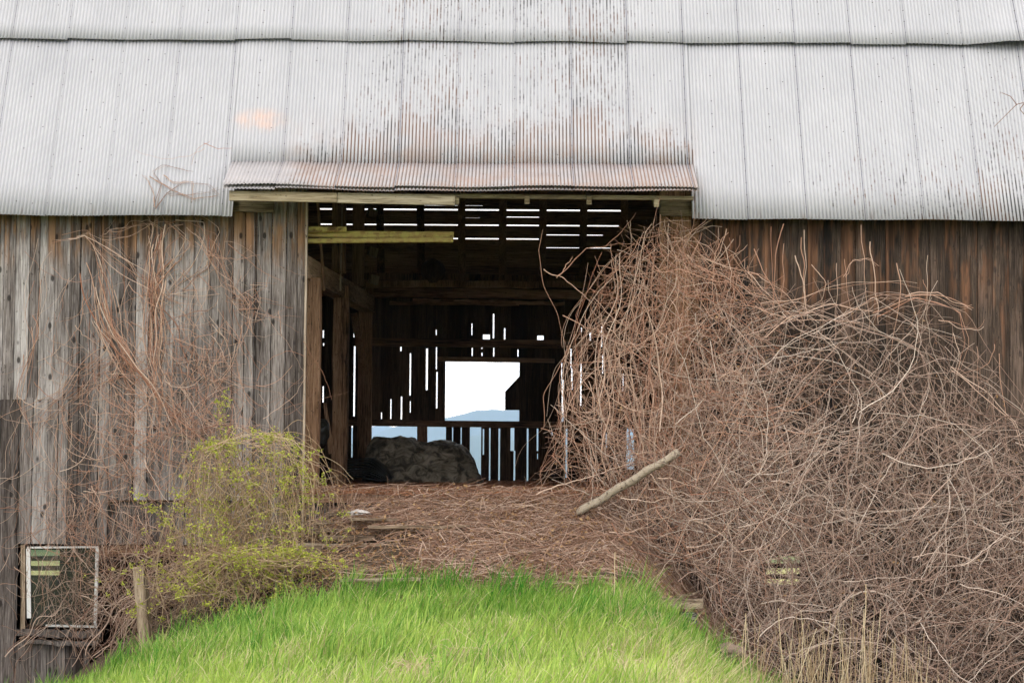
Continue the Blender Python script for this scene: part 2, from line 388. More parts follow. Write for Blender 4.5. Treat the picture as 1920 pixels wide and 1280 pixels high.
for px in (632, 713, 789, 866, 943, 1018, 1094, 1170, 1250, 556):
    mb = MB(); x = on_rroof(px, 400).x; w = .042
    mb.beam((x, rslopeY(RZ0) - .09, RZ0), (x, rslopeY(KZ) - .09, KZ), .05, .12, up=(1, 0, 0), seg=4, j=.004)
    mb.build('rafter', M['beam_in'], barn)
mb = MB(); mb.beam((X(673, 400, 7.5), 7.5, EZ - .1), (X(673, 380, 7.5), 7.5, KZ), .17, .17, up=(0, 1, 0), j=.004); mb.build('post', M['beam_in'], barn)

# front siding ------------------------------------------------------
def planks(mb, px0, px1, top, bot, y0=-.03, th=.024, w=(.10, .175), gap=(.003, .011), jb=.004, skip=None):
    x = X(px0, 700, 0); xe = X(px1, 700, 0)
    while x < xe - .01:
        ww = min(random.uniform(*w), xe - x); g = random.uniform(*gap)
        xc = x + ww / 2; dy = random.uniform(-.006, .006); a = random.uniform(-.003, .003)
        zt = top(xc) if callable(top) else top; zb_ = bot(xc) if callable(bot) else bot
        zb_ += random.uniform(-jb, jb)
        segs = [(zb_, zt)]
        if skip:
            for sx0, sx1, sz0, sz1 in skip:
                if sx0 < xc < sx1: segs = [q for s in segs for q in ((s[0], min(sz0, s[1])), (max(sz1, s[0]), s[1])) if q[1] - q[0] > .01]
        r = random.random()
        for za, zc in segs:
            mb.add([(x, y0 + dy, za), (x + ww - g, y0 + dy + a, za), (x + ww - g, y0 + dy + a + th, za), (x, y0 + dy + th, za),
                    (x, y0 + dy, zc), (x + ww - g, y0 + dy + a, zc), (x + ww - g, y0 + dy + a + th, zc), (x, y0 + dy + th, zc)],
                   [(0, 1, 5, 4), (1, 2, 6, 5), (2, 3, 7, 6), (3, 0, 4, 7), (4, 5, 6, 7), (3, 2, 1, 0)], r)
        x += ww
zpx = lambda py: Z(300, py, 0)
TOPZ = EZ + .28
mb = MB()
planks(mb, -760, 5, TOPZ, zpx(752)); planks(mb, -760, 5, zpx(748), -2.9, y0=-.026)
planks(mb, 5, 150, TOPZ, zpx(750)); planks(mb, 5, 42, zpx(747), -2.9, y0=-.026, w=(.2, .22)); planks(mb, 42, 150, zpx(747), zpx(1020), y0=-.026)
planks(mb, 150, 207, TOPZ, zpx(1020)); planks(mb, 207, 480, TOPZ, zpx(937)); planks(mb, 480, 571, TOPZ + .4, -1.3)
planks(mb, 200, 480, zpx(930), zpx(1021), y0=.03, w=(.2, .4))
mb.build('siding', M['wall_l'], barn)
xo0, xo1 = X(1440, 1060, 0), X(1500, 1060, 0); zo0, zo1 = Z(1470, 1100, 0), Z(1470, 1040, 0)
mb = MB(); planks(mb, 1236, 1312, TOPZ + .3, -.05, y0=-.028, w=(.3, .45))
mb.build('door_post', M['jamb'], barn)
mb = MB(); planks(mb, 1312, 2540, TOPZ, -2.9, w=(.13, .21), skip=[(xo0, xo1, zo0, zo1)])
planks(mb, 1236, 1312, -.052, -2.9)
mb.build('siding', M['wall_r'], barn)
mb = MB(); planks(mb, 42, 178, zpx(1204), -2.9, w=(.14, .22), y0=-.02); mb.build('basement_siding', M['wall_low'], barn)
# pale trim on the left door edge
mb = MB(); xt = X(571, 700, -.04); mb.beam((xt, -.03, -.6), (xt + .005, -.03, FZ - .06), .022, .07, up=(0, 1, 0), seg=8, j=.002); mb.build('door_trim', M['jamb_l'], barn)
# sill beams under the basement window
for py, h, w0, w1 in ((1186, .09, 30, 190), (1203, .06, 44, 182)):
    mb = MB(); p0 = W(w0, py, -.07); p1 = W(w1, py + 2, -.07)
    mb.beam(p0, p1, .10, h * .8, seg=10, j=.012); mb.build('sill_beam', M['wall_low'], barn)
mb = MB(); mb.beam(W(188, 1030, .1), W(520, 1034, .1), .14, .11, seg=8, j=.006); mb.build('floor_beam', M['beam_x'], barn)
# posts beside the basement window
mb = MB(); mb.beam(W(44, 1250, .02), W(44, 1020, .02), .05, .06, up=(0, 1, 0), j=.003); mb.build('window_post', M['post_pale'], barn)
# fascia and soffit boards of the canopy
mb = MB(); a, b = W(430, 367, FY + .07), W(632, 371, FY + .07); mb.beam(a, b, .04, .11, seg=6, j=.001); mb.build('fascia_board', M['fascia'], barn, bevel=.004)
mb = MB(); a, b = W(632.5, 371, FY + .085), W(853, 376, FY + .085); mb.beam(a, b, .04, .115, seg=6, j=.002)
fb = mb.build('fascia_board', M['fascia2'], barn, bevel=.004)
mb = MB(); a, b = W(430, 387, -.12), W(514, 389, -.12); mb.beam(a, b, .05, .115, seg=4, j=.001); mb.build('soffit_board', M['fascia'], barn, bevel=.004)
mb = MB(); a, b = W(1237, 388, -.14), W(1308, 389, -.14); mb.beam(a, b, .05, .20, seg=4, j=.002); mb.build('soffit_board', M['fascia'], barn, bevel=.004)
mb = MB(); a, b = W(640, 366, FY + .18), W(1300, 372, FY + .18); mb.beam(a, b, .06, .045, seg=8, j=.002); mb.build('canopy_rail', M['fascia'], barn)
for px, py in ((856, 377), (988, 375), (1105, 376), (1231, 381)):
    mb = MB(); p = W(px, py, FY + .1); mb.beam(p, (p.x, CYm + .1, p.z + .22), .055, .085, seg=3, j=.002); mb.build('joist', M['fascia'], barn)
# lichen covered timbers jutting into the doorway
mb = MB(); mb.beam(W(500, 438, .2), W(851, 441, .22), .06, .075, seg=10, j=.003)
mb.beam(W(500, 452, .17), W(850, 450, .19), .06, .055, seg=10, j=.003); mb.build('door_track', M['lichen'], barn, bevel=.008)
mb = MB(); mb.beam(W(500, 431, .12), W(650, 430, .12), .05, .07, seg=5, j=.003, taper=.9); mb.build('track_bracket', M['lichen'], barn, bevel=.008)
# interior frame -----------------------------------------------------
def post(px0, px1, Y, z0, z1, m='beam_in', d=.2, j=.006, nm='post'):
    mb = MB(); x = (X(px0, 700, Y) + X(px1, 700, Y)) / 2; w = X(px1, 700, Y) - X(px0, 700, Y)
    mb.beam((x, Y, z0), (x, Y, z1), w, d, up=(0, 1, 0), seg=8, j=j); return mb.build(nm, M[m], barn)
post(566, 600, .7, -.02, 2.52); post(625, 653, 4.4, 0, 2.75, 'beam_in'); post(672, 697, 8.6, 0, 3.4)
post(620, 645, 3.6, 2.85, KZ - .5); post(1190, 1215, 8.6, 0, 3.4); post(1250, 1285, 4.4, 0, KZ - .5); post(1270, 1310, .7, -.02, 3.6)
mb = MB(); mb.beam(W(560, 500, .3), W(690, 570, 8.7), .2, .26, seg=8, j=.006); mb.build('beam', M['beam_y'], barn)
mb = MB(); mb.beam(W(1370, 500, .3), W(1205, 575, 8.7), .2, .26, seg=8, j=.006); mb.build('beam', M['beam_y'], barn)
mb = MB(); mb.beam(W(664, 590, 7.2), W(684, 700, 7.8), .1, .1, up=(0, 1, 0), seg=4, j=.004); mb.build('brace', M['beam_in'], barn)
mb = MB(); mb.beam(W(596, 380, 1.6), W(608, 545, 1.6), .03, .03, up=(0, 1, 0), seg=6, j=.003); mb.build('brace', M['beam_in'], barn)
mb = MB(); mb.beam(W(642, 380, 3.4), W(638, 545, 3.4), .02, .03, up=(0, 1, 0), seg=6, j=.003); mb.build('brace', M['jamb_l'], barn)
# rear wall plate: splintered brown beam
mb = MB(); mb.beam(W(560, 546, 8.85), W(1330, 556, 8.85), .2, .14, seg=24, j=.008)
mb.build('wall_plate', M['plate'], barn)
mb = MB()
for k in range(5):
    a = random.uniform(720, 1000); mb.beam(W(a, 563 + k, 8.7), W(a + random.uniform(80, 240), 568 + k * .6, 8.7), .03, .05, seg=8, j=.012)
mb.build('splinters', M['plate'], barn)
for py, y2, Y in ((517, 522, 8.4), (532, 530, 8.0)):
    mb = MB(); mb.beam(W(640, py, Y), W(1180, y2 + 4, Y), .12, .1, seg=14, j=.012); mb.build('loft_pole', M['beam_in'], barn)
for px, py in ((690, 398), (691, 470), (693, 522)):
    mb = MB(); p = W(px, py, 7.3); mb.beam(p, p + Vector((.12, .05, -.03)), .1, .13, seg=1); mb.build('peg_block', M['post_pale'], barn)
# rear wall with its openings ----------------------------------------
gaps = [(835, 974, 677, 789), (698, 783, 796, 912), (801, 837, 797, 912), (882, 903, 799, 912),
        (848.5, 850.5, 801, 905), (864.5, 866.5, 801, 905), (918, 920.5, 802, 903), (935.5, 938.5, 803, 904), (906, 908.5, 804, 852),
        (958, 965, 802, 845), (964, 967, 845, 903), (988.5, 991.5, 803, 903), (1007, 1010, 803, 845), (1008, 1009.5, 850, 860), (1061, 1064.5, 804, 895),
        (715, 717, 773, 785), (732.5, 734.5, 748, 785), (750, 752.5, 644, 658), (752, 754.5, 743, 786), (768, 770.5, 662, 741), (769, 770.5, 752, 773), (798.5, 802, 653, 731),
        (817, 819, 646, 692), (818, 820.5, 697, 765), (816.5, 818, 618, 628), (883.5, 885, 606, 628), (884, 886, 652, 667), (902.5, 904, 648, 654), (902.5, 904.5, 661, 667),
        (923.5, 926, 588, 634), (924.5, 926.5, 648, 668), (944.5, 947, 615, 636), (970, 972, 655, 668), (905, 918, 627, 636), (1007, 1019, 629, 638),
        (1052.5, 1054, 680, 712), (1053.5, 1057, 712, 791), (1069.5, 1071.5, 650, 690), (1071, 1073.5, 690, 730), (1088, 1090.5, 680, 760), (1105, 1108, 624, 640), (1089, 1090.5, 614, 622),
        (1127, 1129, 612, 650), (1129, 1131, 665, 700), (1136, 1138.5, 812, 838), (1175, 1191, 803, 880), (1167, 1169, 700, 733),
        (604, 606.5, 619, 633), (605, 607, 643, 648), (605, 607.5, 724, 754), (662, 664.5, 617, 632), (663, 666, 644, 780), (660, 662.5, 795, 857),
        (1035, 1036.5, 808, 816), (711, 714, 642, 648)]
RYW = DY
gw = [(X(g[0], 700, RYW), X(g[1], 700, RYW), Z(g[0], g[3], RYW), Z(g[0], g[2], RYW)) for g in gaps]
xb_ = sorted(set([-WT, WT] + [v for g in gw for v in g[:2]] + list(np.arange(-WT + .1, WT, .21))))
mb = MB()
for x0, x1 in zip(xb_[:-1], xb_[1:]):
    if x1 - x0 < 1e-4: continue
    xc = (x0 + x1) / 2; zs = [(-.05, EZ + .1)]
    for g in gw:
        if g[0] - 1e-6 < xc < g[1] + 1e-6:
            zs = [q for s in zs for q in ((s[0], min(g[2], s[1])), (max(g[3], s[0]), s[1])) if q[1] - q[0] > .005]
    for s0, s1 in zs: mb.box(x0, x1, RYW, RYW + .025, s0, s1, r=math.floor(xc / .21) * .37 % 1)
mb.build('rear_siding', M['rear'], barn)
mb = MB(); P = [W(a, b, RYW - .06) for a, b in ((976, 670), (976, 703), (947, 734), (947, 768.5), (976, 768.5), (976, 795), (1050, 795), (1050, 680))]
mb.prism([(p.x, p.z) for p in P], RYW - .075, RYW - .05); mb.build('sliding_hatch', M['rear'], barn)
for (a, b, c, d, h) in ((660, 641, 1110, 646, .13), (820, 673, 1040, 676, .07), (640, 792, 1120, 797, .10)):
    mb = MB(); mb.beam(W(a, b, RYW - .13), W(c, d, RYW - .13), .08, h, seg=8, j=.002); mb.build('rail', M['beam_x'], barn)
mb = MB(); mb.beam(W(792, 910, RYW - .11), W(792, 790, RYW - .11), .155, .08, up=(0, 1, 0), seg=3, j=.002); mb.build('stud', M['beam_in'], barn)
# floor
mb = MB()
y = .03
while y < DY:
    mb.box(-WT, WT, y, y + .195, -.06, 0, j=.0); y += .2
mb.build('floor', M['beam_x'], barn)
# gable walls, foundation, basement rear wall
for s in (-1, 1):
    mb = MB(); x = s * (WT - .15)
    pts = [(-.0, -2.9), (DY, -2.9), (DY, EZ), (DY - KY, KZ - .1), (DY / 2, RIDGEZ - .1), (KY, KZ - .1), (.0, EZ + .3)]
    n = len(pts); vs = [(x, a, b) for a, b in pts] + [(x + s * .03, a, b) for a, b in pts]
    mb.add(vs, [tuple(range(n)), tuple(range(2 * n - 1, n - 1, -1))] + [(i, n + i, n + (i + 1) % n, (i + 1) % n) for i in range(n)])
    mb.build('gable_wall', M['wall_l'], barn)
mst = MT('field stone'); vo = mst.n('ShaderNodeTexVoronoi', feature='DISTANCE_TO_EDGE'); mst.put(vo.inputs['Vector'], mst.vec((3, 3, 4.5)))
M['stone'] = mst.col(mst.mix(mst.step(vo.outputs['Distance'], .0, .08), (.03, .027, .025), mst.mix(mst.noise(mst.vec((1, 1, 1)), 6), (.11, .10, .09), (.3, .27, .24))))
mst.bump(mst.step(vo.outputs['Distance'], 0, .15), .8, .04)
mb = MB(); mb.box(X(560, 1000, .2), X(1300, 1000, .2), .12, .42, -2.9, -.08); mb.build('foundation', M['stone'], barn)
bw = [(X(52, 1050, DY), X(112, 1050, DY), Z(80, 1078, DY), Z(80, 1030, DY)), (X(1436, 1050, DY), X(1500, 1050, DY), Z(1460, 1095, DY), Z(1460, 1042, DY)), (X(430, 1050, DY), X(440, 1050, DY), -1.6, -.9)]
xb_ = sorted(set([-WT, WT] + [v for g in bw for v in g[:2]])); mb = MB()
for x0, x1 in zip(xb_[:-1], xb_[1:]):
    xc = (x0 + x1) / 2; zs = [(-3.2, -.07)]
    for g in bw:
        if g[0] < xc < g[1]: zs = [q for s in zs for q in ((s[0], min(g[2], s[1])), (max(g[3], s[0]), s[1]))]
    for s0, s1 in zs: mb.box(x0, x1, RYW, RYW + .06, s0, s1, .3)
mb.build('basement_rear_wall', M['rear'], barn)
for g in bw[:2]:
    for k in (.28, .66):
        mb = MB(); z = g[2] + (g[3] - g[2]) * k; mb.beam((g[0] - .1, DY - .06, z), (g[1] + .1, DY - .06, z + .01), .03, .075, seg=2); mb.build('slat', M['beam_x'], barn)
# basement window
win = empty('basement_window', (0, 0, 0), None, None); win.parent = barn
mw = MT('chipped white window paint', .6); nz = mw.noise(mw.vec((1, 1, .4)), 30, 5, .7)
M['white'] = mw.col(mw.mix(mw.step(nz, .56, .64), (.6, .6, .58), (.2, .15, .11)))
mb = MB(); wy = -.035
mb.beam(W(183, 1024, wy), W(178.5, 1176, wy), .036, .03, up=(0, 1, 0), seg=4, j=.001)
mb.beam(W(53, 1028, wy), W(55, 1158, wy), .045, .03, up=(0, 1, 0), seg=4, j=.001)
mb.beam(W(51, 1026, wy + .001), W(184, 1025, wy + .001), .028, .02, seg=4, j=.001)
mb.beam(W(86, 1172, wy + .002), W(180, 1174, wy + .002), .028, .022, seg=4, j=.001)
mb.build('frame', M['white'], win)
mg = MT('dirty glass', .15); t_ = mg.t; tr = mg.n('ShaderNodeBsdfTransparent'); tr.inputs[0].default_value = (.8, .84, .8, 1)
gl = mg.n('ShaderNodeBsdfGlossy'); gl.inputs['Roughness'].default_value = .12; df = mg.n('ShaderNodeBsdfDiffuse'); df.inputs[0].default_value = (.3, .3, .27, 1)
m1 = mg.n('ShaderNodeMixShader'); m1.inputs[0].default_value = .04; m2 = mg.n('ShaderNodeMixShader')
mg.put(m2.inputs[0], mg.math('MULTIPLY', mg.noise(mg.vec((1, 1, .6)), 3, 5, .6), .12))
t_.links.new(tr.outputs[0], m1.inputs[1]); t_.links.new(gl.outputs[0], m1.inputs[2]); t_.links.new(m1.outputs[0], m2.inputs[1]); t_.links.new(df.outputs[0], m2.inputs[2])
t_.links.new(m2.outputs[0], t_.nodes['Material Output'].inputs[0]); M['glass'] = mg.m
mb = MB(); mb.prism([(W(a, b, -.02).x, W(a, b, -.02).z) for a, b in ((54, 1028), (182, 1028), (179, 1172), (56, 1172))], -.024, -.02); mb.build('pane', M['glass'], win)
# ================================================================== GROUND, HILLS, HAZE
def lerp(x, xs, ys): return np.interp(x, xs, ys)
def fbm(x, y, s):
    return (np.sin(x * 1.7 * s + y * .9 * s + 1.3) + np.sin(y * 2.3 * s - x * 1.1 * s + 4.1) + .6 * np.sin(x * 4.1 * s + 2. + y * 3.3 * s) + .4 * np.sin(x * 7.9 * s - y * 6.1 * s)) / 3
def hgt(x, y):
    x = np.asarray(x, float); y = np.asarray(y, float)
    prof = lerp(x, [-12, -7, -5.6, -4.4, -3.0, -1.75, -1.0, 1.0, 1.3, 2.0, 2.6, 3.5, 5, 12], [-1.5, -1.5, -1.45, -.98, -.42, -.06, 0, 0, -.08, -.60, -.98, -1.38, -1.5, -1.5])
    zc = lerp(y, [-200, -60, -24, -9, -3, -2.1, -1.9, -1.0, 0, .1], [-2, -1.6, -1.25, -1.12, -.98, -.93, -.84, -.40, -.045, -.04])
    side = lerp(y, [-22, -14, -7, -2], [.15, .45, .9, 1.0])           # the mound melts into the field towards the camera
    z = zc + prof * side * np.where(y > -2.1, (2.55 + zc) / 1.5, 1.0)
    z = np.maximum(z, -2.55)
    z = z + .03 * fbm(x, y, 1.0) * (y < .05)
    inside = (y > .12) & (y < DY + .2) & (np.abs(x) < WT)
    z = np.where(inside, -2.62, z)
    back = -2.7 - .045 * (np.maximum(y, DY) - DY) + .15 * fbm(x, y, .12)
    back = np.maximum(back, -85 + 3 * fbm(x, y, .002))
    far = np.clip((np.abs(x) - WT) / 6, 0, 1) * np.clip((y - .1) / 8, 0, 1)
    z = np.where(y >= DY + .2, back, np.where((y > .05) & (np.abs(x) >= WT), z * (1 - far) + back * far, z))
    return z
def axis(lo, hi, d0, d1, grow):
    a = list(np.arange(lo, hi + 1e-6, d0)); s = d0
    while a[-1] < d1: s *= grow; a.append(a[-1] + s)
    s = d0; b = []
    c = lo
    while c > -d1: s *= grow; c -= s; b.append(c)
    return np.array(b[::-1] + a)
gx = axis(-9, 9, .16, 16000, 1.17); gy = axis(-12, 10, .16, 16000, 1.17)
GX, GY = np.meshgrid(gx, gy); GZ = hgt(GX, GY)
c = len(gx); a = (np.arange(len(gy) - 1)[:, None] * c + np.arange(c - 1)[None]).ravel()
mt = MT('soil and turf', .95); x, y, z = mt.xyz()
soil = mt.mix(mt.noise(mt.vec((1, 1, 1)), 9, 5), (.035, .024, .016), (.12, .085, .055))
turf = mt.mix(mt.noise(mt.vec((1, 1, 1)), 5, 5), (.05, .09, .015), (.13, .17, .035))
fld = mt.mix(mt.step(mt.noise(mt.vec((1, 1, 0)), .006, 5, .6), .45, .55), (.05, .085, .025), (.13, .14, .05))
gm = mt.math('MULTIPLY', mt.step(y, -1.9, -2.3), mt.math('MULTIPLY', mt.step(x, 2.6, 2.1), mt.step(z, -2.2, -1.8)))
cc = mt.mix(gm, soil, turf); cc = mt.mix(mt.step(y, 9.6, 12), cc, mt.mix(mt.step(y, 90, 200), mt.mix(mt.noise(mt.vec((1, 1, 1)), 1.5, 5), (.20, .22, .06), (.45, .38, .18)), fld)); cc = mt.mix(mt.step(y, -9, -11), cc, turf)
mt.bump(mt.noise(mt.vec((1, 1, 1)), 12, 5), .8, .05)
M['ground'] = mt.col(cc)
npmesh('ground', np.stack([GX, GY, GZ], -1).reshape(-1, 3), [np.stack([a, a + 1, a + c + 1, a + c], 1)], M['ground'], smooth=True)['kind'] = 'structure'
mf = MT('forested hillside', .95)
M['hill'] = mf.col(mf.mix(mf.noise(mf.vec((1, 1, 1)), .004, 6), (.03, .05, .03), (.07, .10, .05)))
def ridge(dist, prof, width, seed):
    pxs = np.linspace(-1500, 3400, 420); ys = lerp(pxs, [p[0] for p in prof], [p[1] for p in prof])
    t = pxs * .02 + seed; ys = ys + 2.2 * np.sin(t * 1.3) * .5 + 1.1 * np.sin(t * 3.7) + .6 * np.sin(t * 9.1) + .35 * np.sin(t * 21)
    xs = (pxs - 960) / F * (dist + 22); top = .5 + (850 - ys) / F * (dist + 22)
    V = []; K = 14
    for k in range(K + 1):
        u = k / K * 2 - 1
        z = -95 + (top + 95) * (1 - abs(u) ** 1.4) + (1 - abs(u)) * abs(u) * 30 * np.sin(xs * .004 + u * 5 + seed)
        V.append(np.stack([xs, dist + u * width + 0 * xs, z], 1))
    V = np.concatenate(V); c = len(xs); a = (np.arange(K)[:, None] * c + np.arange(c - 1)[None]).ravel()
    o = npmesh('hills', V, [np.stack([a, a + 1, a + c + 1, a + c], 1)], M['hill'], smooth=True); o['kind'] = 'structure'
ridge(12500, [(-1500, 790), (600, 806), (700, 802), (720, 797), (745, 801), (800, 800), (1200, 795), (3400, 800)], 1500, 1.)
ridge(9500, [(-1500, 840), (600, 842), (700, 816), (745, 801), (770, 796), (835, 785), (880, 773), (925, 766), (980, 769), (1100, 780), (1300, 800), (3400, 820)], 1200, 2.)
ridge(6800, [(-1500, 830), (600, 836), (760, 832), (900, 817), (1000, 828), (1200, 820), (3400, 830)], 800, 5.)
hz = MB(); hz.box(-15500, 15500, -9000, 15500, -100, 900)
mh = bpy.data.materials.new('air'); mh.use_nodes = True; nt = mh.node_tree; nt.nodes.clear()
pv = nt.nodes.new('ShaderNodeVolumePrincipled'); pv.inputs['Color'].default_value = (.50, .69, 1, 1); pv.inputs['Density'].default_value = .00009
oo = nt.nodes.new('ShaderNodeOutputMaterial'); nt.links.new(pv.outputs[0], oo.inputs['Volume'])
h_ = hz.build('haze', mh); h_['kind'] = 'stuff'; h_['label'] = 'thin blue haze in the air over the valley'; h_['category'] = 'haze'

# ================================================================== STRANDS
def tube_mesh(name, P, r0, r1, rnd, m, parent=None, sides=3):
    """P (N,n,3) centre lines"""
    N, n, _ = P.shape
    T = np.gradient(P, axis=1); T /= np.linalg.norm(T, axis=2, keepdims=True) + 1e-9
    A = np.cross(T, np.array([.21, .93, .3])); A /= np.linalg.norm(A, axis=2, keepdims=True) + 1e-9
    B = np.cross(T, A); r = (r0[:, None] * (1 - np.linspace(0, 1, n)) + r1[:, None] * np.linspace(0, 1, n))[..., None]
    V = np.stack([P + r * (A * math.cos(2 * math.pi * k / sides) + B * math.sin(2 * math.pi * k / sides)) for k in range(sides)], 2)
    base = (np.arange(N)[:, None] * n + np.arange(n - 1)[None]) * sides
    fs = [np.stack([base + k, base + (k + 1) % sides, base + sides + (k + 1) % sides, base + sides + k], -1).reshape(-1, 4) for k in range(sides)]
    return npmesh(name, V.reshape(-1, 3), fs, m, parent, np.repeat(rnd, n * sides), smooth=True)
def wander(S, th, ln, n=14, curl=1.5, kink=.16, droop=0., ydrift=.12, yamp=.05):
    """strands that wander mainly in the wall plane. S (N,3) starts, th (N) angles (0=+x, pi/2=up)"""
    N = len(S); k0 = rng.normal(0, curl, N); dk = rng.normal(0, curl * .6, (N, n)).cumsum(1) / math.sqrt(n)
    step = (ln / (n - 1))[:, None]
    a = th[:, None] + ((k0[:, None] + dk) * step).cumsum(1) + rng.normal(0, kink, (N, n))
    d = np.stack([np.cos(a), rng.normal(0, ydrift, (N, 1)) + rng.normal(0, .12, (N, n)), np.sin(a)], -1)
    if droop: d[..., 2] -= droop * np.linspace(0, 1, n)[None] ** 1.5
    d /= np.linalg.norm(d, axis=2, keepdims=True)
    P = S[:, None] + np.concatenate([np.zeros((N, 1, 3)), (d[:, :-1] * step[..., None]).cumsum(1)], 1)
    return P
def vinemat(name, c0, c1, c2):
    m = MT(name, .8); r = m.attr()
    c = m.ramp(r, [(0, c0), (.5, c1), (1, c2)])
    c = m.mix(m.math('MULTIPLY', m.noise(m.vec((1, 1, 1)), 22, 3), .5), c, tuple(v * .45 for v in c1))
    return m.col(c)
M['vine'] = vinemat('bare vine bark', (.32, .135, .08), (.54, .32, .22), (.74, .58, .46))
M['vine_low'] = vinemat('grey vine bark', (.16, .085, .06), (.45, .31, .24), (.76, .64, .54))
M['vine_dark'] = vinemat('dark brown vine bark', (.15, .075, .05), (.32, .205, .15), (.56, .43, .34))
M['cane'] = vinemat('tan bramble cane', (.25, .15, .09), (.42, .29, .17), (.58, .46, .30))
M['litter'] = vinemat('twig litter', (.13, .06, .035), (.35, .205, .14), (.66, .50, .39))
M['straw'] = vinemat('reddish straw', (.20, .07, .03), (.42, .17, .08), (.60, .34, .21))
M['drystalk'] = vinemat('dry stalks', (.38, .26, .15), (.62, .47, .29), (.78, .66, .46))

def guide(pts, n, jit, Y=(-.18, -.05), lj=.2, nn=26, wob=.06):
    """n strands that follow a picture polyline on the wall, each shifted, cut and wobbled"""
    pts = np.array(pts, float); s = np.concatenate([[0], np.cumsum(np.hypot(*np.diff(pts, axis=0).T))]); s /= s[-1]
    out = []
    for i in range(n):
        a, b = rng.uniform(0, lj * 2), 1 - rng.uniform(0, lj * 2)
        u = np.linspace(a, b, nn); o0 = rng.normal(0, jit, 2); o1 = rng.normal(0, jit, 2)
        px = np.interp(u, s, pts[:, 0]) + o0[0] * (1 - u) + o1[0] * u; py = np.interp(u, s, pts[:, 1]) + o0[1] * (1 - u) * .4 + o1[1] * u * .4
        y0 = rng.uniform(*Y)
        w = np.array([np.array(W(p, q, y0)) for p, q in zip(px, py)])
        ph = rng.uniform(0, 6.28, 6); fr = rng.uniform(4, 16, 6)
        for k in range(3): w[:, k] += wob * (np.sin(u * fr[k] + ph[k]) * .8 + .4 * np.sin(u * fr[k + 3] * 2 + ph[k + 3])) * (.5 if k == 1 else 1)
        w[:, 1] = np.minimum(w[:, 1], -.045)
        out.append(w)
    return np.array(out)
def rr(n, a=0, b=1): return rng.uniform(a, b, n)

def leafmat(name, a, b, tr_=.35):
    m = MT(name, .6); r = m.attr(); c = m.ramp(r, [(0, a), (1, b)]); m.col(c)
    t = m.n('ShaderNodeBsdfTranslucent'); m.put(t.inputs[0], c); x = m.n('ShaderNodeMixShader'); x.inputs[0].default_value = tr_
    m.t.links.new(m.b.outputs[0], x.inputs[1]); m.t.links.new(t.outputs[0], x.inputs[2]); m.t.links.new(x.outputs[0], m.t.nodes['Material Output'].inputs[0]); return m.m
M['leaf'] = leafmat('young bramble leaf', (.30, .36, .04), (.62, .62, .12))
M['grass'] = leafmat('fresh grass', (.045, .20, .012), (.46, .58, .12), .28)
M['drygrass'] = leafmat('dry grass blades', (.40, .32, .15), (.66, .58, .34), .3)
def leaves(name, C, m, parent, size=(.015, .034), per=(4, 7)):
    V = []; Rn = []; fs = 0
    for c_ in C:
        base = rng.uniform(.0, 1)
        for _ in range(rng.integers(*per)):
            d = rng.normal(0, 1, 3); d[2] = abs(d[2]) * .6; d /= np.linalg.norm(d); s = rng.uniform(*size)
            sdv = np.cross(d, rng.normal(0, 1, 3)); sdv /= np.linalg.norm(sdv) + 1e-9; o = c_ + rng.normal(0, .012, 3)
            nrm = np.cross(d, sdv) * s * .2
            V += [o, o + d * s * .5 + sdv * s * .32 + nrm, o + d * s * 1.1, o + d * s * .5 - sdv * s * .32 + nrm]; Rn += [min(1, max(0, base * .7 + rng.uniform(0, .3)))] * 4
    a = np.arange(len(V)).reshape(-1, 4)
    return npmesh(name, np.array(V), [a], m, parent, np.array(Rn))
# ---- left wall vines
def vine(name, label, loc, lays, mat, group=None):
    e = empty(name, loc, label, 'vine', group)
    for nm, P, ra, rb in lays:
        N = len(P); r = ra * 1.05 + (rb * 1.5 - ra) * rng.random(N) ** 2.0; tube_mesh(nm, P, r, r * .5, rng.beta(1.3, 1.3, N), mat, e)
    return e
def area(n, cx, cy, sx, sy, Y, ln=(.3, .9), th=None, **k):
    px = rng.normal(cx, sx, n); py = rng.normal(cy, sy, n); ys = rng.uniform(*Y, n)
    S = np.array([np.array(W(a, b, c)) for a, b, c in zip(px, py, ys)])
    P = wander(S, rng.uniform(0, 2 * math.pi, n) if th is None else rng.normal(th[0], th[1], n), rng.uniform(*ln, n), **k)
    P[..., 1] = np.minimum(P[..., 1], -.045); return P
vine('wall_vine', 'reddish bare vine trailing down the far left of the barn wall towards the basement window', tuple(W(190, 1150, -.1)), [
    ('stem', guide([(160, 435), (185, 520), (205, 620), (250, 700), (320, 780), (400, 860)], 26, 13), .003, .006),
    ('stem', guide([(90, 440), (70, 540), (60, 640), (30, 760), (60, 850)], 7, 14), .002, .004),
    ('stem', guide([(60, 455), (170, 440), (300, 560), (420, 600)], 8, 16), .002, .004),
    ('twigs', guide([(230, 650), (150, 720), (60, 780), (30, 900)], 14, 25), .002, .0035),
    ('twigs', area(170, 190, 700, 75, 110, (-.2, -.05), (.25, .9), (-1.4, .8)), .0015, .0032),
    ('twigs', area(230, 170, 950, 85, 90, (-.25, -.05), (.3, .9), (-1.5, .7)), .0015, .0032)], M['vine'])
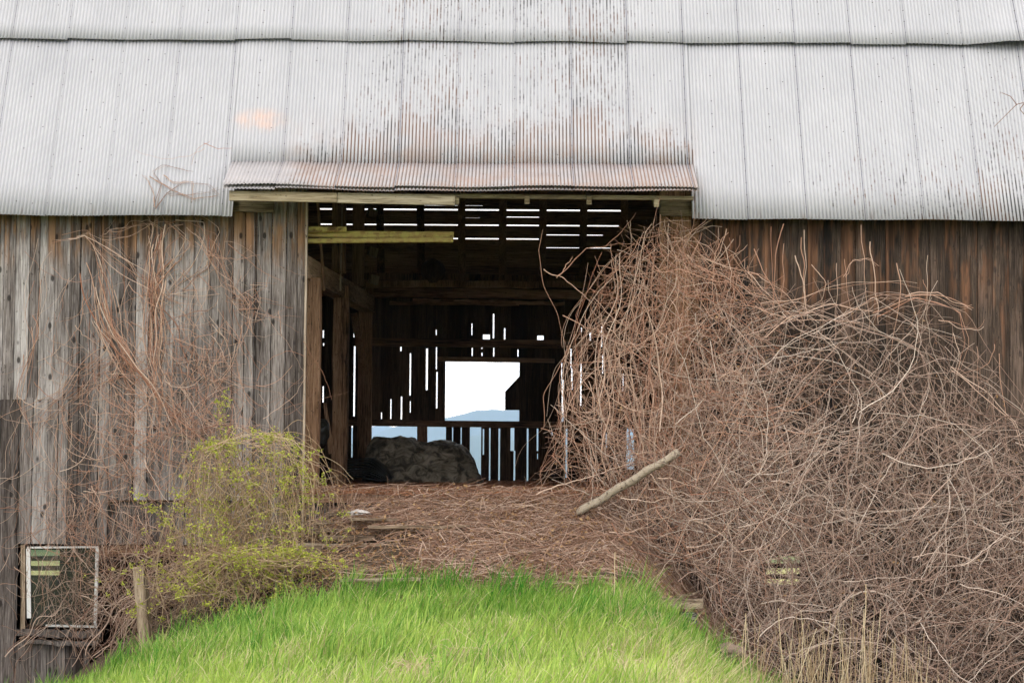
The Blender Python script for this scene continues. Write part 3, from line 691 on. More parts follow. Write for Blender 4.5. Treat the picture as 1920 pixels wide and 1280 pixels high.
vine('wall_vine', 'bare vine hanging from the left eave over the middle of the left wall', tuple(W(320, 900, -.1)), [
    ('stem', guide([(350, 402), (300, 415), (285, 520), (290, 640), (300, 760), (280, 860)], 24, 13), .003, .006),
    ('stem', guide([(320, 400), (370, 450), (300, 540), (330, 640), (350, 760)], 10, 20), .003, .005),
    ('stem', guide([(340, 405), (380, 440), (430, 540), (470, 585)], 12, 9), .002, .004),
    ('stem', guide([(330, 402), (400, 430), (380, 500), (330, 545), (440, 560), (465, 600)], 5, 12), .002, .004),
    ('twigs', area(60, 465, 575, 14, 22, (-.12, -.05), (.1, .3)), .0015, .003),
    ('twigs', area(50, 385, 695, 18, 16, (-.12, -.05), (.1, .35)), .0015, .003),
    ('stem', guide([(190, 440), (250, 420), (310, 430), (300, 500)], 5, 10), .002, .004),
    ('twigs', area(240, 330, 640, 75, 110, (-.2, -.05), (.25, .9), (-1.5, .8)), .0015, .0032),
    ('twigs', area(330, 350, 800, 90, 75, (-.3, -.05), (.3, .9), (-1.5, 1.2)), .0015, .0034)], M['vine'])
Pn = []
for pts in ([(300, 400), (310, 350), (290, 325), (310, 312), (365, 325)], [(300, 400), (320, 370), (350, 345), (395, 350), (420, 378)], [(285, 335), (330, 360), (370, 380), (415, 375)],
            [(320, 370), (360, 372), (420, 360)], [(300, 395), (290, 355), (270, 330)], [(310, 330), (330, 345), (365, 345), (370, 385)]):
    for _ in range(2):
        g = guide(pts, 1, 2.5, (0, 0), .02, 14, .012)[0]
        zz = g[:, 2]; g[:, 1] = np.where(zz > EZ, EY + (zz - EZ) / math.tan(SL) - .03, EY - .03); Pn.append(g)
vine('roof_vine', 'thin bare vine tips curling over the lower edge of the left metal roof', tuple(W(310, 410, EY)), [('twigs', np.array(Pn), .0025, .004)], M['litter'])
vine('vine_tangle', 'tangle of bare brown vines in front of the basement window in the bottom left corner', tuple(W(150, 1300, -.3)), [
    ('stem', guide([(30, 1290), (20, 1230), (60, 1190), (130, 1130), (160, 1050), (180, 1000)], 9, 12, (-.35, -.1)), .003, .006),
    ('stem', guide([(170, 1280), (150, 1180), (110, 1090), (60, 1060)], 14, 24, (-.35, -.1)), .0025, .005),
    ('stem', guide([(100, 1270), (190, 1150), (250, 1040), (300, 950)], 12, 26, (-.6, -.15)), .0025, .005),
    ('twigs', area(170, 150, 1130, 70, 75, (-.5, -.1), (.3, .9), (1.2, 1.), curl=2), .0015, .0034)], M['vine_dark'])
vine('vine_tangle', 'dense tangle of canes around the split wooden post between window and leafy bramble', tuple(W(290, 1300, -1.)), [
    ('stem', guide([(230, 1280), (260, 1150), (330, 1060), (420, 1010)], 22, 26, (-1.5, -.5)), .003, .006),
    ('stem', guide([(190, 1240), (260, 1120), (310, 1110), (380, 1180)], 20, 24, (-1.5, -.5)), .003, .006),
    ('twigs', area(420, 300, 1140, 55, 60, (-1.6, -.3), (.3, .9), (1.2, 1.), curl=2), .0018, .004)], M['vine_dark'])

# ---- big thicket on the right
ENV = [(960, 905), (1010, 895), (1050, 780), (1085, 640), (1120, 560), (1140, 470), (1190, 420), (1240, 400), (1320, 410), (1380, 485), (1440, 545), (1520, 565), (1600, 555), (1700, 545), (1790, 590), (1840, 660), (1890, 745), (1930, 790), (2300, 830)]
LOW = [(960, 925), (1080, 985), (1180, 1040), (1300, 1090), (1340, 1180), (1420, 1260), (1500, 1330), (2300, 1400)]
ex, ey = zip(*ENV); lx, ly = zip(*LOW)
def inenv(P, tol=0):
    px, py = proj(P); return (py > np.interp(px, ex, ey) - tol) & (py < np.interp(px, lx, ly) + tol) & (px > 985)
def bulge(px, py): # how far the mass stands out from the wall (m)
    return np.interp(py, [400, 520, 700, 900, 1300], [.15, .35, .8, 1.5, 2.1]) * np.interp(px, [980, 1150, 1350, 1900, 2300], [.6, .8, 1, 1, .9])
def thicket(n, box, ln, th=None, frac=.12, bias=1.0, holes=True, **k):
    out = []; got = 0
    while got < n:
        m_ = 4000; px = rng.uniform(box[0], box[1], m_); py = rng.uniform(box[2], box[3], m_)
        ys = -.06 - bulge(px, py) * rng.uniform(0, 1, m_) ** (1 / bias)
        S = np.array([np.array(W(a, b, c)) for a, b, c in zip(px, py, ys)])
        T = rng.uniform(0, 2 * math.pi, m_) if th is None else rng.normal(th[0], th[1], m_)
        P = wander(S, T, rng.uniform(*ln, m_), **k); P[..., 1] = np.minimum(P[..., 1], -.05)
        ok = (1 - inenv(P).mean(1) <= frac) & (P[..., 2].min(1) > -2.6)
        x, y = P[..., 0], P[..., 1]
        ok &= (P[..., 2] > hgt(x, y) - .02).all(1)
        qx, qy = proj(P); pu = np.clip((qx - 1083) / 185, 0, 1); near = (np.abs(qy - (962 - 114 * pu)) < 13) & (qx > 1083) & (qx < 1215) & (P[..., 1] < -.7 - .5 * pu)
        ok &= ~(near.any(1) & (rng.random(m_) < .9))
        if holes:                            # the peephole to the basement slats stays open
            qx, qy = proj(P); ok &= ~(((np.abs(qx - 1458) < 15) & (np.abs(qy - 1068) < 16)).any(1) & (rng.random(m_) < .6))
        P = P[ok]; out.append(P); got += len(P)
    return np.concatenate(out)[:n]
up = math.pi / 2
vine('vine_thicket', 'tall bare vine climbing the right door post to the canopy and drooping into the doorway', tuple(W(1230, 1080, -.5)), [
    ('stem', guide([(1250, 1080), (1230, 900), (1215, 700), (1235, 540), (1260, 400)], 34, 46, (-.9, -.1), .25, 26, .09), .003, .008),
    ('stem', guide([(1240, 1040), (1170, 860), (1150, 660), (1190, 470), (1250, 410)], 26, 40, (-1., -.1), .25, 26, .09), .003, .007),
    ('arching_canes', guide([(1250, 420), (1190, 470), (1130, 540), (1085, 640), (1075, 760), (1040, 880)], 14, 24, (-.7, -.1), .25, 26, .08), .002, .0045),
    ('arching_canes', guide([(1210, 560), (1120, 590), (1080, 700), (1060, 800), (1010, 900)], 12, 24, (-.8, -.1), .25, 26, .08), .002, .004),
    ('arching_canes', guide([(1210, 440), (1240, 480), (1330, 520), (1430, 570), (1500, 660)], 16, 34, (-.7, -.1), .3, 26, .1), .002, .005),
    ('twigs', thicket(800, (1000, 1420, 400, 1060), (.4, 1.6), (-1.4, 1.1), .22, curl=1.1), .002, .005),
    ('twigs', thicket(480, (1000, 1420, 420, 1100), (.3, 1.1), None, .2, curl=1.2), .0018, .004)], M['vine'])
vine('vine_thicket', 'huge dense mound of bare tangled vines against the right wall', tuple(W(1640, 1330, -1.2)), [
    ('stem', thicket(170, (1300, 2250, 800, 1330), (.9, 2.4), (up, .7), .1, curl=.8, kink=.14), .004, .0085),
    ('stem', guide([(1250, 1000), (1400, 620), (1560, 560), (1750, 640), (1880, 800), (1930, 1050)], 12, 60, (-1.3, -.4), .3, 26, .1), .003, .006),
    ('arching_canes', thicket(520, (1250, 2250, 560, 1250), (.8, 2.0), None, .18, 1.6, curl=.8, kink=.12), .003, .006),
    ('twigs', thicket(1000, (1290, 2250, 560, 1330), (.4, 1.4), None, .14, 1.0, curl=.95), .002, .005),
    ('twigs', thicket(1150, (1300, 2250, 860, 1330), (.4, 1.3), None, .10, 2.2, curl=.95), .002, .005),
    ('twigs', thicket(1000, (1250, 2250, 760, 1330), (.3, 1.1), (up, 1.1), .08, 1.2, curl=.9), .002, .0045),
    ('bark_shreds', thicket(800, (1100, 1500, 850, 1250), (.3, 1.1), None, .15, 1.4, curl=.9), .0018, .0045)], M['vine_low'])
bits = thicket(420, (1000, 2250, 430, 1300), (.3, .6), None, .2)[:, 5]
M['deadleaf'] = leafmat('dead curled leaf', (.20, .09, .04), (.50, .33, .17), .2)
leaves('dead_leaves', bits, M['deadleaf'], bpy.data.objects['vine_thicket.001'], size=(.02, .045), per=(1, 3))
# explicit upright shoots above the mound
shoots = [[(1413, 464), (1440, 520), (1470, 590)], [(1447, 420), (1450, 500), (1452, 600)], [(1466, 420), (1452, 480), (1448, 580)], [(1470, 452), (1470, 520), (1455, 610)], [(1490, 478), (1508, 530), (1515, 600)],
          [(1502, 442), (1508, 500), (1512, 590)], [(1510, 430), (1514, 500), (1508, 580)], [(1573, 492), (1574, 560), (1570, 640)], [(1584, 484), (1590, 560), (1605, 620)], [(1615, 418), (1618, 500), (1626, 620)],
          [(1627, 448), (1640, 520), (1650, 610)], [(1681, 492), (1690, 530), (1680, 600), (1660, 700)], [(1740, 475), (1738, 560), (1725, 650)], [(1520, 495), (1545, 530), (1540, 560), (1500, 590)], [(1585, 515), (1540, 540), (1510, 570)],
          [(1866, 645), (1858, 680), (1800, 705)], [(1873, 660), (1884, 760), (1890, 850)], [(1783, 620), (1800, 660), (1790, 760)], [(1830, 645), (1835, 720), (1820, 800)], [(1730, 520), (1742, 550), (1700, 620)]]
arcs = [[(1420, 575), (1500, 560), (1600, 530), (1680, 530), (1725, 536)], [(1560, 600), (1640, 560), (1740, 550), (1800, 580), (1825, 573)], [(1640, 590), (1720, 560), (1800, 580), (1820, 640), (1800, 700)],
        [(1430, 640), (1480, 590), (1560, 570), (1640, 580)], [(1580, 520), (1600, 488), (1625, 486), (1645, 500)], [(1700, 555), (1760, 550), (1810, 570), (1830, 580)], [(1780, 690), (1850, 740), (1900, 790), (1925, 850)], [(1760, 600), (1830, 620), (1845, 605)]]
e = vine('vine_shoots', 'thin upright vine shoots standing above the mound against the dark right wall', tuple(W(1600, 700, -.4)), [
    ('shoots', np.concatenate([guide(p, 1, 2, (-.6, -.25), .01, 14, .01) for p in shoots]), .004, .006),
    ('arching_canes', np.concatenate([guide(p, 2, 5, (-.7, -.3), .02, 18, .015) for p in arcs]), .003, .005)], M['vine'])
wisps = [[(1019, 430), (1008, 470), (1020, 540), (1045, 590), (1062, 650), (1075, 700)], [(1018, 505), (1050, 520), (1085, 545), (1110, 568)], [(1045, 520), (1080, 480), (1100, 465), (1135, 462), (1160, 440), (1190, 400)],
         [(1045, 520), (1062, 500), (1074, 478)], [(1150, 545), (1095, 550), (1080, 590), (1090, 640)], [(1250, 440), (1200, 445), (1175, 500), (1130, 520), (1115, 480)], [(1070, 640), (1020, 740), (1018, 800)], [(1090, 700), (1040, 800), (1010, 900), (985, 910)]]
vine('vine_wisp', 'long thin curling vine wisps dangling into the dark upper right of the doorway', tuple(W(1180, 420, -.3)), [
    ('stem', np.concatenate([guide(p, 1, 1.5, (-.35, -.15), .01, 22, .012) for p in wisps]), .0035, .0055)], M['vine'])

# ================================================================== LEAFY BRAMBLE
bush = empty('bramble_bush', tuple(W(450, 1130, -1.2)), 'rounded bramble bush with fresh yellow green leaves beside the left door edge', 'bush')
arch = []
bx, by = [288, 300, 330, 380, 440, 500, 560, 610, 640, 650], [1000, 930, 880, 835, 815, 812, 830, 860, 900, 960]
def canes(n, hard=False):
    out = []
    for i in range(n):
        x0 = rng.uniform(350, 560); y0 = rng.uniform(1060, 1150); side = rng.choice([-1, 1]); reach = rng.uniform(.25, 1)
        xe = 460 + side * 185 * reach * rng.uniform(.55, 1.05); xt = (x0 + xe) / 2 + rng.uniform(-25, 25); top = np.interp(xt, bx, by) + rng.uniform(0, 1) ** 1.6 * 160 + 3
        ye = top + rng.uniform(60, 260) * reach
        u = np.linspace(0, 1, 20); q = np.clip(u, 0, 1)
        px = (1 - q) ** 2 * x0 + 2 * q * (1 - q) * (xt + (xt - x0) * .6) + q * q * xe
        cy = 2 * top - (y0 + ye) / 2; py = (1 - q) ** 2 * y0 + 2 * q * (1 - q) * cy + q * q * ye
        yb = rng.uniform(-1.5, -.8); ye_ = yb + rng.uniform(-.9, .45)
        w = np.array([np.array(W(a, b, yb + (ye_ - yb) * k)) for a, b, k in zip(px, py, u)])
        ph = rng.uniform(0, 6.28, 3)
        for k in range(3): w[:, k] += .018 * np.sin(u * rng.uniform(8, 20) + ph[k]) + rng.normal(0, .004, 20)
        w[:, 1] = np.minimum(w[:, 1], -.06)
        out.append(w)
    return np.array(out)
C1 = canes(150); r = rr(len(C1), .002, .0055)
tube_mesh('canes', C1, r, r * .5, rng.beta(2, 2, len(C1)), M['cane'], bush)
hang = guide([(330, 880), (440, 822), (540, 825), (600, 880), (640, 960)], 26, 24, (-1.9, -.8), .28, 24, .07)
r = rr(26, .003, .006); tube_mesh('canes', hang, r, r * .5, rng.beta(2.5, 1.5, 26), M['cane'], bush)
th_ = area(620, 465, 975, 84, 78, (-1.9, -.5), (.25, .8), curl=3, droop=.4); qx, qy = proj(th_); th_ = th_[(qy > np.interp(qx, bx, by) - 12).all(1)]; r = rr(len(th_), .0015, .003)
tube_mesh('twigs', th_, r * 1.2, r * .5, rng.beta(2, 2, len(th_)), M['cane'], bush)
pts = C1[:, 6:].reshape(-1, 3); pts = pts[rng.random(len(pts)) < .42]; p2 = th_[:, 4:].reshape(-1, 3); p2 = p2[rng.random(len(p2)) < .2]
p3 = hang[:, :].reshape(-1, 3); p3 = p3[rng.random(len(p3)) < .3]
C_ = np.concatenate([pts, p2, p3]); kx = np.array([mnoise.noise(Vector(c * 4.5)) for c in C_]); C_ = C_[kx > .10]
C_ = np.concatenate([C_, C_ + rng.normal(0, .03, C_.shape)])
qx, qy = proj(C_); C_ = C_[(qy > np.interp(qx, bx, by) - 14) & (qx > 280) & (qx < 655)]
leaves('leaves', C_, M['leaf'], bush)
# low leafy trail under the bush
trail = empty('bramble_trail', tuple(W(480, 1120, -1.9)), 'low leafy bramble runners sprawling over the broken boards above the grass', 'bramble')
T1 = guide([(330, 1090), (420, 1040), (520, 1050), (640, 1060), (700, 1090)], 40, 22, (-2.1, -1.5)); T2 = area(330, 440, 1080, 90, 32, (-2.2, -1.4), (.2, .7), curl=2)
for P in (T1, T2): r = rr(len(P), .002, .0042); tube_mesh('canes', P, r, r * .5, rng.beta(2, 2, len(P)), M['cane'], trail)
q = np.concatenate([T1.reshape(-1, 3), T2.reshape(-1, 3)]); q = q[(rng.random(len(q)) < .3)]; kx = np.array([mnoise.noise(Vector(c * 2.6)) for c in q]); leaves('leaves', q[kx > 0], M['leaf'], trail, per=(5, 9))
for lab, pts in (('small leafy shoot poking out left of the bramble bush', [(330, 1000), (300, 965), (262, 935), (255, 930)]), ('slender leafy shoot rising in front of the wall above the bramble bush', [(440, 870), (425, 830), (415, 780), (419, 735)])):
    e = empty('leafy_shoot', tuple(W(*pts[0], -1.2)), lab, 'shoot'); P = guide(pts, 3, 4, (-1.3, -1.1), .02); [tube_mesh('stem', P[i:i + 1], np.full(1, .003), np.full(1, .002), rr(1), M['cane'], e) for i in range(3)]
    q = P[:, 4:].reshape(-1, 3); leaves('leaves', q[rng.random(len(q)) < .7], M['leaf'], e)

# ================================================================== RAMP: boards, litter
def tagm(o, label, cat, group=None): return tag(o, label, cat, group)
brd = [(612, 722, 990, .06, 'short grey board end lying highest on the ramp beside the bramble bush'), (655, 835, 999, .05, 'long thin grey board half sunk in twigs near the top of the ramp'),
       (590, 722, 1006, .05, 'narrow grey board third from the top on the left of the ramp'), (575, 760, 1021, .07, 'weathered board with dark gap beneath in the middle left of the ramp'),
       (690, 880, 1013, .05, 'thin board under twigs right of the narrow left boards'), (600, 700, 1034, .08, 'thick split board end by the bramble leaves'),
       (560, 800, 1048, .06, 'long board mostly buried in twigs above the grass'), (500, 690, 1100, .06, 'low board just behind the grass on the left'), (470, 640, 1127, .07, 'lowest board lying on the grass edge at left'),
       (640, 790, 1114, .05, 'board peeping out behind the grass left of centre'), (1110, 1200, 1084, .06, 'board showing through twigs right of centre')]
def onramp(px, py):     # picture ray onto the bank
    d = ray(px, py)
    for t in np.arange(19.0, 22.3, .01):
        p = CAM + d * t
        if p.y > -.02 or p.z < float(rampz(p.x, p.y)): return p
    return p
def rampz(x, y): return hgt(x, y) + .05
for x0, x1, py, h, lab in brd:
    mb = MB(); a = onramp(x0, py); b = onramp(x1, py + random.uniform(-4, 5)); b.y = a.y + random.uniform(-.06, .06)
    lf = .15 if x0 < 1000 else .05; a.z += lf; b.z = .5 * (b.z + lf) + .5 * a.z
    mb.beam(a, b, .16, h * .6, seg=9, j=.007); o = mb.build('ramp_board', M['board'], bevel=.004); tag(o, lab, 'board', 'broken boards on the ramp')
mb = MB(); P = [W(*q, -1.45) for q in ((488, 1058), (520, 1032), (605, 1020), (592, 1062), (560, 1078), (505, 1074))]
mb.prism([(p.x, p.z) for p in P], -1.47, -1.44); tag(mb.build('plywood_scrap', M['board']), 'torn flat grey wood panel leaning under the leafy brambles', 'panel')
mb = MB(); mb.beam(W(792, 1042, -1.35), W(826, 990, -.95), .09, .03, seg=3, j=.003); tag(mb.build('board_stub', M['board']), 'short board stub lying crosswise over the long ramp boards', 'board', 'broken boards on the ramp')
# twig litter on the bank
def ground_strands(n, xr, yr, ln, hfn, lift=.05, flat=.25, th=None):
    xs = rng.uniform(*xr, n); ys = rng.uniform(*yr, n); L_ = rng.uniform(*ln, n); a = rng.uniform(0, 2 * np.pi, n) if th is None else rng.normal(th[0], th[1], n)
    k = 9; s = np.linspace(0, 1, k)[None]; cv = rng.normal(0, .5, n)[:, None]
    aa = a[:, None] + cv * s + rng.normal(0, .12, (n, k))
    dx = np.cos(aa) * L_[:, None] / k; dy = np.sin(aa) * L_[:, None] / k
    x = xs[:, None] + dx.cumsum(1); y = np.minimum(ys[:, None] + dy.cumsum(1), 8.9)
    z = hfn(x, y) + lift * rng.uniform(0, 1, (n, 1)) + flat * L_[:, None] * rng.normal(0, .35, (n, 1)) * (s - .3) + .012 * np.sin(s * 6 + rng.uniform(0, 6, (n, 1)))
    z = np.maximum(z, hfn(x, y) + .003)
    return np.stack([x, y, z], -1)
bank = lambda x, y: np.where(y < -.03, hgt(x, np.minimum(y, -.04)) + .03, .01)
P = ground_strands(9500, (-2.7, 2.5), (-2.15, .1), (.15, .8), bank, .12, .3, (0, .85)); px, py = proj(P[:, 4]); 
left = (px < 790) & (py > 985); P = P[~(left & (rng.random(len(P)) < .84))]
r = .0015 + .0045 * rng.random(len(P)) ** 2; o = tube_mesh('twig_litter', P, r, r * .5, rng.beta(1.1, 1.1, len(P)), M['litter']); tag(o, 'layer of broken twigs and vine pieces on the bank below the doorway', 'twigs', None, 'stuff')
_p = ground_strands(3800, (-2.6, 2.4), (-2.0, .1), (.05, .1), bank, .12, .1); leaves('leaf_litter', _p[:, 3], M['deadleaf'], None, size=(.02, .05), per=(1, 3))
tag(bpy.data.objects['leaf_litter'], 'brown dead leaves scattered through the twigs on the bank', 'leaves', None, 'stuff')
P = ground_strands(9000, (-2.9, 2.4), (-.15, 8.9), (.08, .45), lambda x, y: 0 * x + .012 + .03 * (fbm(x, y, 2.) + 1) * .5, .05, .2, None)
r = rr(len(P), .0015, .004); o = tube_mesh('straw_litter', P, r, r * .6, rng.beta(2, 2, len(P)), M['straw']); tag(o, 'reddish brown straw and twigs covering the barn floor', 'straw', None, 'stuff')
# ================================================================== LOOSE THINGS
# leaning pole
mb = MB(); n_ = 16; p0, p1 = W(1083, 962, -.75), W(1272, 848, -1.3); d = (p1 - p0).normalized(); a_ = d.cross(Vector((0, 1, 0))).normalized(); b_ = a_.cross(d)
vs = []; K = 26
for i in range(K):
    c_ = p0.lerp(p1, i / (K - 1)); rad = .047 * (1 + .05 * math.sin(i * 1.9) + (.0 if i else -.35)) * (1 - .1 * i / K)
    c_ = c_ + b_ * .006 * math.sin(i * .45) + Vector((0, 0, .008 * math.sin(i * .8)))
    for k in range(10): t = 2 * math.pi * k / 10; vs.append(c_ + a_ * rad * math.cos(t) + b_ * rad * math.sin(t) * (1 + .1 * math.sin(k * 2 + i * .3)))
fs = [(i * 10 + k, i * 10 + (k + 1) % 10, (i + 1) * 10 + (k + 1) % 10, (i + 1) * 10 + k) for i in range(K - 1) for k in range(10)] + [tuple(range(10)), tuple(range(K * 10 - 1, K * 10 - 11, -1))]
mb.add(vs, fs, .5)
mp = MT('peeled pole wood'); g = mp.noise(mp.vec((14, 14, 14)), 1.6, 5, .7)
M['pole'] = mp.col(mp.mix(mp.step(g, .5, .68), (.38, .315, .24), (.09, .065, .045))); mp.bump(g, .6, .02)
tag(mb.build('wooden_pole', M['pole'], smooth=True), 'peeled pale wooden pole leaning diagonally out of the right thicket', 'pole')
# split post
mb = MB(); p0, p1 = W(277, 1250, -1.55), W(259, 1062, -1.55)
mb.beam(p0, p1, .13, .09, up=(0, 1, 0), seg=12, j=.006, taper=.85); mb.beam(W(287, 1250, -1.5), W(272, 1080, -1.5), .07, .08, up=(0, 1, 0), seg=10, j=.006, taper=.5)
tag(mb.build('split_post', M['post_pale'], bevel=.01), 'broken pale wooden post standing right of the basement window', 'post')
# timber end and block
mb = MB(); mb.beam(W(1150, 1128, -2.0), W(1319, 1131, -2.15), .14, .10, seg=6, j=.003); tag(mb.build('timber', M['board'], bevel=.006), 'squared timber end sticking out where grass meets the right thicket', 'timber')
mb = MB(); mb.beam(W(1262, 1122, -2.02), W(1315, 1108, -2.1), .10, .03, seg=5, j=.008, taper=.5); tag(mb.build('split_board', M['board']), 'splintered board scrap lying on top of the squared timber', 'board')
mb = MB(); p = W(1290, 1158, -2.1); mb.box(p.x - .08, p.x + .08, -2.2, -2.02, p.z - .06, p.z + .06, j=.006); tag(mb.build('stone_block', M['stone'], bevel=.012), 'pale stone block under the squared timber', 'block')
def blob(name, px, py, Y, sx, sy, sz, m, label, cat, amp=.25, fr=3., flat=0, parent=None):
    import bmesh
    bm = bmesh.new(); bmesh.ops.create_icosphere(bm, subdivisions=4, radius=1)
    p = W(px, py, Y)
    for v in bm.verts:
        n = mnoise.fractal(v.co * fr * .6 + Vector((px, 0, 0)), 1, 2, 5) * amp; v.co *= 1 + n
        if flat and v.co.z < -flat: v.co.z = -flat
        v.co = Vector((v.co.x * sx, v.co.y * sy, v.co.z * sz)) + p
    me = bpy.data.meshes.new(name); bm.to_mesh(me); bm.free()
    o = finish(me, name, m, parent, np.full(len(me.vertices), .5), True)
    if label: tag(o, label, cat)
    return o
mr = MT('brown rock'); M['rock'] = mr.col(mr.mix(mr.noise(mr.vec((1, 1, 1)), 9, 6, .65), (.09, .06, .045), (.27, .20, .15))); mr.bump(mr.noise(mr.vec((1, 1, 1)), 25, 5), .7, .02)
blob('rock', 1368, 1222, -3.0, .15, .12, .085, M['rock'], 'brown rock at the right foot of the grass mound', 'rock')
mrg = MT('dirty white cloth'); M['rag'] = mrg.col(mrg.mix(mrg.noise(mrg.vec((1, 1, 1)), 14, 4), (.35, .3, .27), (.72, .68, .66)))
blob('rag', 674, 961, -.45, .10, .05, .028, M['rag'], 'small crumpled white rag lying on the straw left of the doorway', 'rag', .7, 4)
# tarp covered bundle
mtp = MT('dull grey tarpaulin', .6); nn1 = mtp.noise(mtp.vec((1, 1, 1.5)), 4.5, 6, .62, 1.2); nn2 = mtp.noise(mtp.vec((1, 1, 1)), 2.0, 4)
M['tarp'] = mtp.col(mtp.mix(mtp.step(nn1, .38, .66), (.10, .085, .065), mtp.mix(nn2, (.48, .40, .30), (.68, .58, .45)))); mtp.bump(nn1, .9, .08)
tx = [683, 690, 700, 740, 775, 783, 800, 825, 850, 875, 893, 903]; ty = [872, 836, 820, 818, 822, 829, 831, 826, 830, 841, 872, 900]
nu, nv = 110, 60; Yc = 7.2; V = []
for i in range(nu):
    px = 681 + (905 - 681) * i / (nu - 1); zt = Z(px, np.interp(px, tx, ty), Yc); x = X(px, 860, Yc); e_ = min(1, 4 * i / nu, 4 * (nu - 1 - i) / nu)
    dp = .62 * (.45 + .55 * math.sqrt(e_))
    for k in range(nv):
        t = math.pi * k / (nv - 1); cy, sz = -math.cos(t), math.sin(t); cy = math.copysign(abs(cy) ** .6, cy); sz = sz ** .5
        p = Vector((x, Yc + cy * dp, .0 + (zt + .0) * sz))
        r_ = 1 - abs(mnoise.noise(Vector((p.x * 3.1, p.y * 3, p.z * 4.5))) ) * 1.7; r2 = 1 - abs(mnoise.noise(Vector((p.x * 8 + 5, p.y * 6, p.z * 9 - p.x * 4)))) * 1.6
        dsp = .085 * (r_ - .6) + .035 * (r2 - .5)
        V.append((p.x + .3 * dsp, p.y + cy * dsp, max(0.0, p.z + sz * dsp * .55)))
a = (np.arange(nu - 1)[:, None] * nv + np.arange(nv - 1)[None]).ravel()
o = npmesh('tarp_bundle', np.array(V), [np.stack([a, a + 1, a + nv + 1, a + nv], 1), np.arange(nv)[None], (np.arange(nv) + (nu - 1) * nv)[::-1][None]], M['tarp'], smooth=True)
tag(o, 'lumpy bundle under a creased grey tarpaulin at the rear of the barn floor', 'bundle')
# dark layered sheets
mdk = MT('black rubber sheeting', .45); M['dark'] = mdk.col(mdk.mix(mdk.noise(mdk.vec((1, 1, 1)), 6, 4), (.012, .012, .011), (.05, .05, .045)))
V = []; fs = []; lay = 9; K = 20
for l_ in range(lay):
    for k in range(K):
        u = k / (K - 1); px = 618 + u * 112 - l_ * 1.3; py = 861 + l_ * 4.3 + (max(0, u - .62) / .38) ** 1.7 * (34 - l_ * 3.4) + 1.5 * math.sin(u * 7 + l_)
        for Yy in (5.6, 6.9):
            p = W(px, py, 5.6); V.append((p.x, Yy, max(.01, p.z)))
    b0 = l_ * K * 2; fs += [(b0 + 2 * k, b0 + 2 * k + 1, b0 + 2 * k + 3, b0 + 2 * k + 2) for k in range(K - 1)]
o = npmesh('sheet_stack', np.array(V), [np.array(fs)], M['dark'], smooth=True); s_ = o.modifiers.new('thickness', 'SOLIDIFY'); s_.thickness = .012
tag(o, 'stack of dark curling rubber sheets left of the tarpaulin bundle', 'sheets')
blob('round_bundle', 812, 508, 8.0, .19, .19, .19, M['rear'], 'dim dark round bundle resting on the loft poles', 'bundle', .15)
blob('dark_sack', 603, 810, 3.0, .10, .16, .17, M['dark'], 'black sack standing in shadow behind the left door edge', 'sack', .2)
mb = MB(); mb.beam(W(622, 850, 4.0), W(609, 755, 4.0), .08, .02, up=(0, 1, 0), seg=4, taper=.5); tag(mb.build('leaning_board', M['beam_in']), 'narrow board leaning between the two left interior posts', 'board')

